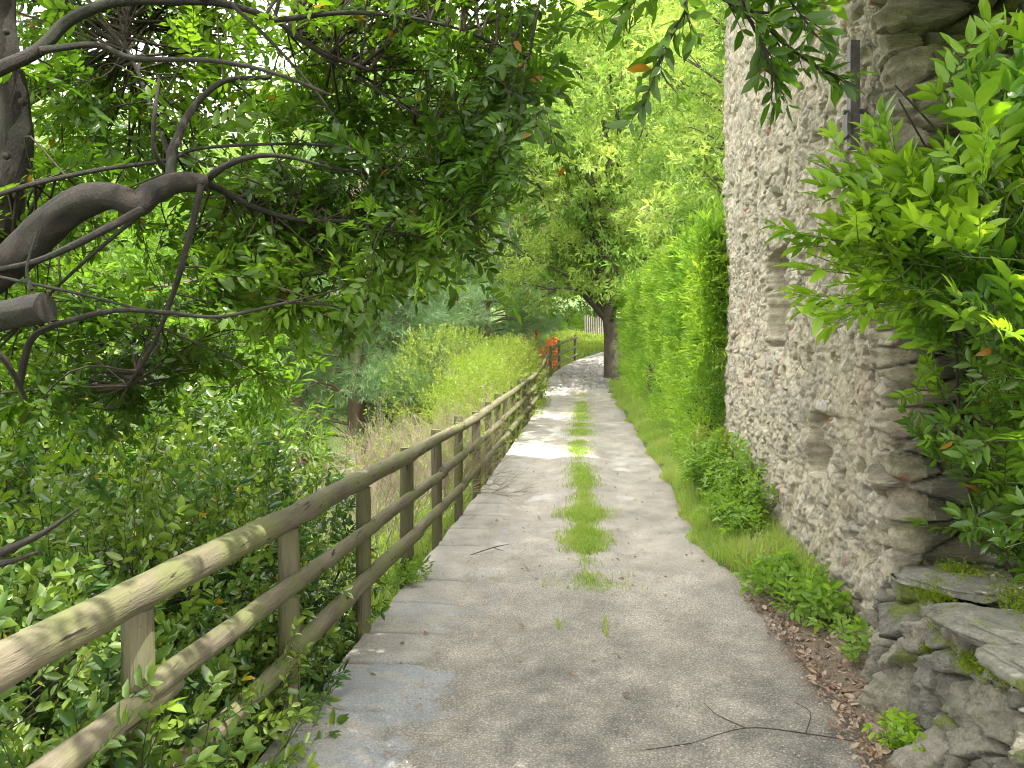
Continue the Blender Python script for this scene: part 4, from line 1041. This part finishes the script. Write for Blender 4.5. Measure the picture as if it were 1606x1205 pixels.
build_shrub('holly_shrub', 'glossy holly shrub behind the third and fourth fence posts', 'shrub', (2.8, 4.6, -1.3, -.10, -.7, 1.0), 1500, SP_holly, [M_holly, M_stem], 1.0, 92, HG)
build_shrub('holly_shrub', 'holly shrub ending beside the first clearly exposed fence post', 'shrub', (4.2, 5.5, -1.5, -.16, -.5, 1.05), 950, SP_holly, [M_holly, M_stem], 1.0, 93, HG)
build_shrub('holly_shrub', 'large holly shrub filling the slope behind the fence at far left', 'shrub', (2.2, 4.8, -3.2, -1.1, -1.4, 1.15), 1500, SP_holly, [M_holly, M_stem], 1.35, 94, HG)
build_shrub('holly_shrub', 'taller holly shrub back on the slope below the canopy tip', 'shrub', (4.6, 6.8, -2.9, -1.2, -1.4, 1.5), 1300, SP_holly, [M_holly, M_stem], 1.35, 95, HG)
build_shrub('peach_shrub', 'fresh light green shrub with long drooping leaves before the pines', 'shrub', (7.8, 9.8, -2.9, -1.75, -1.5, 1.25), 420, make_sprigs(5, 40, n=11, length=.28, L=.15, W=.035, far=False, ang=55, flat=.7, droop=.35), [M_mid, M_stem], 1.0, 96, updir=.6)
build_shrub('holly_shrub', 'sprawling holly sprigs over the bottom rail at the picture\'s lower left', 'shrub', (1.3, 3.9, -.35, .09, -.6, .50), 760, SP_holly, [M_holly, M_stem], 1.0, 97, HG)

def build_twiggy():
    rng = np.random.default_rng(101); dm = 9.4
    X0 = float(XL(dm) - 1.1); root = empty('bare_shrub', at(X0, dm), 'pale leafless twiggy shrub behind the fence', 'shrub')
    mb = MB()
    def grow(p, d_, L_, r, lev):
        e = p + d_ * L_; m_ = (p + e) / 2 + rng.normal(0, .06 * L_, 3); tube(mb, [p, m_, e], [r, r * .8, r * .6], 3, 2, 0, cap=False)
        if lev == 0: return
        for k in range(rng.integers(3, 5)):
            t = rng.uniform(.35, 1); grow(p * (1 - t) + e * t, nrm(d_ + rng.normal(0, .42, 3) + [0, 0, .12]), L_ * rng.uniform(.55, .85), r * .6, lev - 1)
    for k in range(34):
        dd_ = rng.uniform(6.6, 11.8); s_ = rng.uniform(-1.5, -.30)
        X_ = float(XL(dd_) + s_); b = np.array([X_, dd_, float(land(X_, dd_))])
        grow(b, nrm(np.array([rng.normal(0, .35), rng.normal(0, .35), 1])), .70, .010, 4)
    mb.build('twigs', M_twig, root)
    pos = []
    S = np.concatenate(mb.v); idx = rng.integers(0, len(S), 700); p = S[idx]; p = p[p[:, 2] > .5]
    scatter('foliage', SP_small, p, rng.normal(0, 1, (len(p), 3)) + [0, 0, .5], .8, [M_yellowsh, M_twig], root, rng=rng)
build_twiggy()
YG = 'yellow-green shrubs behind the far fence'
build_shrub('privet_shrub', 'yellow-green small-leaved shrub swelling over the far fence rail', 'shrub', (11.8, 18.0, -1.35, -.10, -1.0, 1.45), 4200, SP_small, [M_yellowsh, M_twig], 1.35, 111, YG, updir=.8)
build_shrub('privet_shrub', 'yellow-green shrub at the far end of the long fence, beside the path', 'shrub', (17.0, 24.5, -2.0, .05, -1.0, 1.65), 5200, SP_small, [M_yellowsh, M_twig], 1.5, 112, YG, updir=.8)
build_shrub('privet_shrub', 'tallest yellow-green shrub, set back left of the fence', 'shrub', (16.0, 22.0, -3.2, -.8, -2, 2.0), 4200, SP_small, [M_yellowsh, M_twig], 1.6, 113, YG, updir=.8)

# ------------------------------------------------------------------ hedge along the right of the path
def build_hedge():
    rng = np.random.default_rng(120)
    root = empty('laurel_hedge', at(float(XL(16) + 3.4), 16), 'tall clipped bright green hedge between the house and the bend', 'hedge')
    n = 11500
    d = 10.75 + (26.5 - 10.75) * rng.uniform(0, 1, n) ** 1.15
    top = 3.15 + .14 * vn(d * .9, d * 0, seed=3); th = 1.35
    kind = rng.uniform(0, 1, n)
    z = .15 + (top - .15) * rng.uniform(0, 1, n) ** .8
    face = kind < .72
    lean = .16 * (z / 3.6)                          # the face leans back a little towards the top
    s_f = PW(d) + .46 + lean + .20 * vn(d * 1.3, z * 1.3, seed=6) + .16 * vn(d * 3.2, z * 3.2, seed=7)
    s_ = np.where(face, s_f + np.abs(rng.normal(0, .09, n)), s_f + rng.uniform(0, th, n)); z = np.where(face, z, top + rng.normal(-.08, .10, n))
    k = ~(face & (vn(d * 5, z * 5, seed=17) > .52)); d, z, s_, face = d[k], z[k], s_[k], face[k]; n = len(d)
    pos = np.stack([XL(d) + s_, d, G(d) + z], 1)
    pos[:, 0] = np.minimum(pos[:, 0], XL(d) + PW(d) + 2.2)
    dr = np.where(face[:, None], np.array([-.75, -.25, .45]), np.array([-.1, -.1, 1.0])) + rng.normal(0, .5, (n, 3))
    ne = 1900; de = 10.62 + .5 * rng.uniform(0, 1, ne) ** 2; ze = rng.uniform(.15, 3.2, ne); se = PW(de) + rng.uniform(.45, 1.6, ne)
    pos = np.concatenate([pos, np.stack([XL(de) + se, de, G(de) + ze], 1)]); dr = np.concatenate([dr, np.array([-.4, -.7, .5]) + rng.normal(0, .38, (ne, 3))])
    # spring shoots on top
    m = 1100; d2 = 10.8 + 15.5 * rng.uniform(0, 1, m) ** 1.2; t2 = 3.15 + .14 * vn(d2 * .9, d2 * 0, seed=3)
    s2 = PW(d2) + .55 + rng.uniform(0, 1.2, m)
    pos2 = np.stack([XL(d2) + s2, d2, G(d2) + t2 + rng.uniform(.0, .22, m)], 1); dr2 = np.tile([-.1, 0, 1.0], (m, 1)) + rng.normal(0, .22, (m, 3))
    scatter('foliage', SP_hedge, np.concatenate([pos, pos2]), np.concatenate([dr, dr2]), np.concatenate([np.interp(pos[:, 2] - G(pos[:, 1]), [0, 1.3, 2.4], [.55, .75, 1.1]), np.full(len(pos2), 1.1)]), [M_hedge, M_gstem], root, rng=rng)
    mb = MB()
    for k in range(32):
        dd_ = 11.6 + k * .46; X_ = float(XL(dd_) + PW(dd_) + 1.0); b = np.array([X_, dd_, float(land(X_, dd_)) - .1])
        tube(mb, [b, b + [.05, .05, 1.4], b + [-.1 + rng.normal() * .1, 0, 3.0]], [.035, .025, .008], 6, 3)
    mb.build('trunk', M_stem, root)
build_hedge()

# ------------------------------------------------------------------ grass, weeds, litter, gravel
def blades(name, P_, H_, rng, width=.0035, bend=.5, m=None, label=None, cat='grass', lift=None):
    n = len(P_); a = rng.uniform(0, 2 * pi, n); h = H_ * rng.uniform(.5, 1.2, n); dr = np.stack([np.cos(a), np.sin(a), np.zeros(n)], 1)
    b = rng.uniform(.1, 1, n) * bend; a2 = a + pi / 2 + rng.normal(0, .4, n); sd_ = np.stack([np.cos(a2), np.sin(a2), np.zeros(n)], 1)
    up = np.array([0, 0, 1.0]); w_ = (width * rng.uniform(.7, 1.4, n))[:, None]
    hh = h[:, None]; bb = b[:, None]
    p1 = P_ + up * hh * .55 + dr * hh * bb * .25; p2 = P_ + up * hh * (1 - .3 * bb) + dr * hh * bb * .85
    V = np.stack([P_ - sd_ * w_, P_ + sd_ * w_, p1 + sd_ * w_ * .8, p1 - sd_ * w_ * .8, p2], 1).reshape(-1, 3)
    i = np.arange(n)[:, None] * 5
    Q = np.concatenate([i + np.array([0, 1, 2, 3]), i + np.array([3, 2, 4, 4])])
    o = mk(name, V, Q, m or M_grass); return tag(o, label, cat, kind='stuff')
def ground_grass():
    rng = np.random.default_rng(130)
    # the strip down the middle: (d, centre, half width, density)
    P_, H_ = [], []
    def tuft(d0, d1, half, n, hgt, c0=None):
        d = rng.uniform(d0, d1, n); c = np.interp(d, [5, 7, 8.5, 10, 13, 17, 21], [1.32, 1.28, 1.27, 1.25, 1.14, 1.16, 1.12]) if c0 is None else np.full(n, c0)
        edge = half * (1 + .30 * vn(d * 1.8, d * 0, seed=4) + .25 * vn(d * 7, d * 0, seed=6)) * rng.uniform(.3, 1.35, n)
        k = rng.uniform(0, 1, n) < (.55 + .6 * vn(d * 2.6, d * 0, seed=5)) * np.clip(np.minimum(d - d0, d1 - d) / (.12 * (d1 - d0)), .1, 1) + .12; d, c, edge = d[k], c[k], edge[k]; n = len(d)
        s_ = c + np.clip(rng.normal(0, .5, n), -1.1, 1.1) * edge
        P_.append(np.stack([XL(d) + s_, d, G(d) + .0], 1)); H_.append(np.full(len(d), hgt) * (.7 + .5 * np.abs(vn(s_ * 3, d * 3, seed=9))))
    tuft(4.75, 4.95, .05, 40, .06, 1.14); tuft(4.65, 4.95, .03, 40, .07, 1.42); tuft(5.55, 6.05, .24, 620, .055); tuft(6.6, 8.6, .20, 12600, .075); tuft(6.05, 6.7, .14, 300, .05)
    tuft(8.5, 9.7, .15, 2200, .06); tuft(9.6, 11.8, .20, 4600, .065); tuft(11.9, 14.3, .17, 3600, .065); tuft(14.8, 17.2, .24, 4200, .07); tuft(17.4, 21.8, .26, 5200, .075); tuft(22.5, 24, .2, 500, .08)
    blades('grass_strip', np.concatenate(P_), np.concatenate(H_), rng, .0032, .8, label='strip of green grass growing down the middle of the path', m=M_grass)
    # the right verge
    P_, H_ = [], []
    n = 50000; d = 4.6 + 21.5 * rng.uniform(0, 1, n) ** 1.25; w_ = PW(d)
    lo = w_ - .06 + .10 * vn(d * 2.2, d * 0, seed=14) + .30 * np.clip(6.5 - d, 0, 2) ; s_ = lo + rng.uniform(0, 1, n) ** 1.2 * .75
    k = rng.uniform(0, 1, n) < np.clip((d - 4.4) / 1.6, 0, 1); d, s_ = d[k], s_[k]; n = len(d)
    X_ = XL(d) + s_; z_ = np.maximum(land(X_, d), G(d) - .02) - .015
    blades('verge_grass', np.stack([X_, d, z_], 1), .26 * (.5 + .9 * np.abs(vn(s_ * 2, d * 1.3, seed=15))) * np.clip((s_ - PW(d) + .35) / .4, .4, 1), rng, .0026, 1.0, label='long green verge grass at the foot of the house and hedge')
    # left edge, slope and meadow
    n = 30000; d = 2 + 24 * rng.uniform(0, 1, n) ** 1.4; s_ = -.12 - 2.2 * rng.uniform(0, 1, n) ** 1.5
    X_ = XL(d) + s_; blades('slope_grass', np.stack([X_, d, land(X_, d) - .02], 1), np.full(n, .20), rng, .005, .9, label='rough grass on the slope below the fence')
    n = 42000; d = rng.uniform(29, 60, n); X_ = xat(rng.uniform(800, 975, n), d); s_ = X_ - XL(d); k = (s_ < -.3) | (s_ > PW(d) + .3); d, X_ = d[k], X_[k]
    blades('meadow_grass', np.stack([X_, d, land(X_, d)], 1), np.full(len(d), .32), rng, .02, .8, label='sunlit meadow grass beyond the bend', m=M_yellowsh)
ground_grass()

def weeds(name, label, cat, c, r, n, hgt, mats, seed, group=None, sc_=1.0):
    """a clump of leafy stems"""
    rng = np.random.default_rng(seed); root = empty(name, (float(c[0]), float(c[1]), float(c[2])), label, cat, group)
    tw = MB(); pos, dr = [], []
    for k in range(n):
        q = rng.normal(0, .5, 2).clip(-1, 1) * r; b = np.array([c[0] + q[0], c[1] + q[1], c[2]]); h = hgt * rng.uniform(.55, 1.1) * (1 - .4 * np.linalg.norm(q) / max(r))
        t = b + [rng.normal(0, .12) * h + q[0] * .35, rng.normal(0, .12) * h + q[1] * .3, h]; tube(tw, [b, (b + t) / 2, t], [.0025, .002, .0012], 4, 3, 1, cap=False)
        m_ = max(2, int(h / .05))
        for j in range(m_):
            f_ = .25 + .75 * (j + 1) / m_; pos.append(b * (1 - f_) + t * f_); a = rng.uniform(0, 2 * pi); dr.append([cos(a), sin(a), .3])
            if j == m_ - 1: dr[-1] = [cos(a) * .3, sin(a) * .3, 1]
    scatter('leaves', SP_weed, pos, dr, sc_, mats, root, rng=rng, extra=tw, roll=.25)
def wp(d, s, dz=.03): return (float(XL(d) + s), d, max(float(G(d)), float(land(XL(d) + s, d))) + dz - .01)
WG = 'weeds at the foot of the house wall'
weeds('nettle_clump', 'tall leafy nettle clump against the house wall below the hedge end', 'plant', wp(8.3, 2.72), (.20, 1.0), 85, .60, [M_nettle, M_gstem], 141, WG)
weeds('nettle_clump', 'nettle clump leaning over the path edge, nearer than the tall one', 'plant', wp(7.1, 2.62), (.15, .5), 40, .30, [M_nettle, M_gstem], 142, WG)
weeds('weed_clump', 'low broad-leaved weeds between the verge grass and the leaf litter', 'plant', wp(5.25, 2.62, .02), (.15, .28), 46, .17, [M_nettle, M_gstem], 143, WG)
weeds('weed_clump', 'small weed patch with a grass tuft, in the leaf litter by the wall', 'plant', wp(4.72, 2.66, .02), (.13, .20), 34, .16, [M_nettle, M_gstem], 144, WG)
weeds('celandine_plant', 'bright lime plant growing at the foot of the low mossy wall', 'plant', (1.585, 3.24, .0), (.05, .10), 24, .11, [M_laurel_bright, M_gstem], 145, WG, .55)
weeds('celandine_plant', 'second bright lime plant, closer to the bottom of the picture by the low wall', 'plant', (1.60, 3.04, .0), (.05, .08), 20, .10, [M_laurel_bright, M_gstem], 146, WG, .55)
weeds('weed_clump', 'few green weeds scattered on the dry leaves halfway to the low wall', 'plant', wp(4.1, 2.72, .02), (.10, .25), 16, .12, [M_nettle, M_gstem], 149, WG, .7)
weeds('ivy_plant', 'little ivy trailing over the path edge at the first exposed fence post', 'plant', wp(5.75, .02, .0), (.10, .22), 20, .10, [M_nettle, M_gstem], 147, None, .8)
weeds('weed_clump', 'yellowish weeds at the near corner of the hedge', 'plant', wp(9.9, 2.85), (.2, .6), 70, .5, [M_yellowsh, M_gstem], 148, WG)

def litter():
    rng = np.random.default_rng(150)
    n = 4200; d = 2.9 + 2.7 * rng.uniform(0, 1, n) ** 1.0; s_ = 2.36 + np.abs(rng.beta(2.0, 1.5, n)) * .55
    pos = np.stack([XL(d) + s_, d, np.maximum(land(XL(d) + s_, d), G(d)) + .012 + rng.uniform(0, .022, n)], 1)
    m = 220; d2 = rng.uniform(2.8, 12, m); s2 = rng.uniform(.1, 2.3, m); pos2 = np.stack([XL(d2) + s2, d2, G(d2) + .006 + rng.uniform(0, .004, m)], 1)
    pos = np.concatenate([pos, pos2]); a = rng.uniform(0, 2 * pi, len(pos)); dr = np.stack([np.cos(a), np.sin(a), rng.normal(0, .12, len(a))], 1)
    lv = []
    for k in range(5):
        V, Q = leaf_fix(*leaf(.055, rng.uniform(.022, .045), rng.uniform(.0, .8), rng.uniform(-.5, .5))); V = V + rng.normal(0, .0035, V.shape); lv.append((V, Q, np.zeros(len(Q), int), np.zeros(len(Q), bool)))
    o = scatter('leaf_litter', lv, pos, dr, rng.uniform(.2, .95, len(pos)), [M_litter], rng=rng, roll=.35)
    tag(o, 'dry brown fallen leaves gathered at the foot of the wall', 'fallen leaves', kind='stuff')
    # loose grit on the near part of the path
    n = 30000; d = 2.4 + 6 * rng.uniform(0, 1, n) ** 1.7; s_ = rng.uniform(.03, 2.4, n)
    k = vn(s_ * 2.2, d * 2.2, seed=17) + .5 * (s_ > .6) > -.1; d, s_ = d[k], s_[k]; n = len(d)
    V0 = np.array([[1, 0, 0], [0, 1, 0], [-1, 0, 0], [0, -1, 0], [0, 0, .7], [0, 0, -.4]], float); Q0 = np.array([[0, 1, 4, 4], [1, 2, 4, 4], [2, 3, 4, 4], [3, 0, 4, 4]])
    st = [(V0 * rng.uniform(.6, 1.3, (6, 3)), Q0, np.zeros(4, int), np.zeros(4, bool)) for _ in range(6)]
    a = rng.uniform(0, 2 * pi, n)
    o = scatter('loose_gravel', st, np.stack([XL(d) + s_, d, G(d) + .001], 1), np.stack([np.cos(a), np.sin(a), a * 0], 1), .0014 + .0048 * rng.uniform(0, 1, n) ** 3, [M_gravel], rng=rng, roll=.3)
    tag(o, 'loose grey grit on the near part of the path', 'gravel', kind='stuff')
    mb = MB()
    g = [wp(3.35, 1.75, .012), wp(3.45, 2.0, .03), wp(3.42, 2.25, .02), wp(3.3, 2.5, .03)]
    tube(mb, g, [.0015, .0026, .003, .002], 5, 5); tube(mb, [wp(3.45, 2.0, .03), wp(3.6, 1.9, .02), wp(3.75, 1.86, .012)], [.003, .002, .0015], 5, 4)
    tube(mb, [wp(3.42, 2.25, .02), wp(3.6, 2.32, .03), wp(3.72, 2.28, .03)], [.003, .002, .0015], 5, 4); tube(mb, [wp(3.35, 1.75, .012), wp(3.28, 1.5, .01)], [.003, .0015], 5, 4)
    tag(mb.build('fallen_twig', M_stem, loc=wp(3.4, 2.1, 0)), 'thin forked twig lying in the litter at the bottom right of the path', 'twig')
    mb = MB(); tube(mb, [wp(6.6, .32, .012), wp(6.8, .5, .03), wp(7.0, .62, .014)], [.003, .005, .002], 5, 4); tube(mb, [wp(6.8, .5, .03), wp(6.75, .6, .012)], [.003, .002], 5, 3)
    tag(mb.build('fallen_twig', M_stem, loc=wp(6.8, .5, 0)), 'small dry twig lying near the left edge of the path past the post', 'twig')
litter()

# ------------------------------------------------------------------ beyond the bend
def beyond():
    root = empty('garden_wall', at(xat(900, 50), 50), 'low pale dry-stone wall across the far meadow', 'wall')
    u = np.linspace(0, 1, 140); v = np.linspace(-.4, .55, 14); U, Vh = np.meshgrid(u, v, indexing='ij')
    px = 838 + U * 122; D = 47 + 6 * U; X = xat(px, D); e, i_, dx, dy = voro(U * 5, Vh, .35, .2, 3)
    Y = D - .15 * ss(e, 0, .06); base = land(X, D); Z = base + Vh
    c = np.array([.42, .37, .32]) * (.7 + .6 * i_)[..., None]
    mk('wall', np.stack([X, Y, Z], -1).reshape(-1, 3), grid_quads(140, 14, False), M_stone, root, col=c.reshape(-1, 3), smooth=True)
    top = np.stack([np.stack([X[:, -1], Y[:, -1], Z[:, -1]], 1), np.stack([X[:, -1], Y[:, -1] + .45, Z[:, -1]], 1), np.stack([X[:, -1], Y[:, -1] + .45, Z[:, 0]], 1)], 1)
    mk('coping', top.reshape(-1, 3) + [0, 0, .012], grid_quads(140, 3, False), M_greywood, root)
    r2 = empty('paling_fence', at(xat(935, 50), 50), 'pale grey wooden paling fence right of the far shrubs', 'fence')
    d0 = 49.0
    for k in range(15):
        X_ = xat(917, d0) + .135 * k; b = np.array([X_, d0, float(land(X_, d0))]) + [0, 0, .1]
        mb = MB(); tube(mb, [b, b + [0, 0, .6], b + [.01 * sin(k * 3), 0, 1.28 + .06 * sin(k * 2.3)]], [.052, .052, .045], 6, 1); mb.build('paling', M_greywood, r2)
    for z in (.45, 1.0):
        mb = MB(); a = np.array([xat(915, d0), d0 + .06, float(land(xat(917, d0), d0)) + z]); tube(mb, [a, a + [2.1, 0, .0]], [.035, .035], 6, 1); mb.build('rail', M_greywood, r2)
    for px, d, r_, lb in ((868, 46.5, .9, 'round green shrub left of the paling fence, behind the far wall'), (893, 48.5, 1.1, 'round bluish shrub in the middle behind the far wall'), (912, 51.5, 1.2, 'round pale shrub touching the paling fence')):
        rng = np.random.default_rng(int(px)); root = empty('round_shrub', at(xat(px, d), d + 1.5), lb, 'shrub', 'round shrubs behind the far wall'); n = 700
        q = nrm(rng.normal(0, 1, (n, 3))); q[:, 2] = np.abs(q[:, 2]); p = np.array(root.location) + q * np.array([r_, r_, r_ * 1.3]) * rng.uniform(.75, 1, (n, 1))
        mb = MB(); tube(mb, [np.array(root.location) - [0, 0, .1], np.array(root.location) + [0, 0, r_ * .9]], [.06, .02], 6, 2); mb.build('stem', M_stem, root)
        scatter('foliage', SP_midt, p, q, .8, [M_mid, M_stem], root, rng=rng)
beyond()
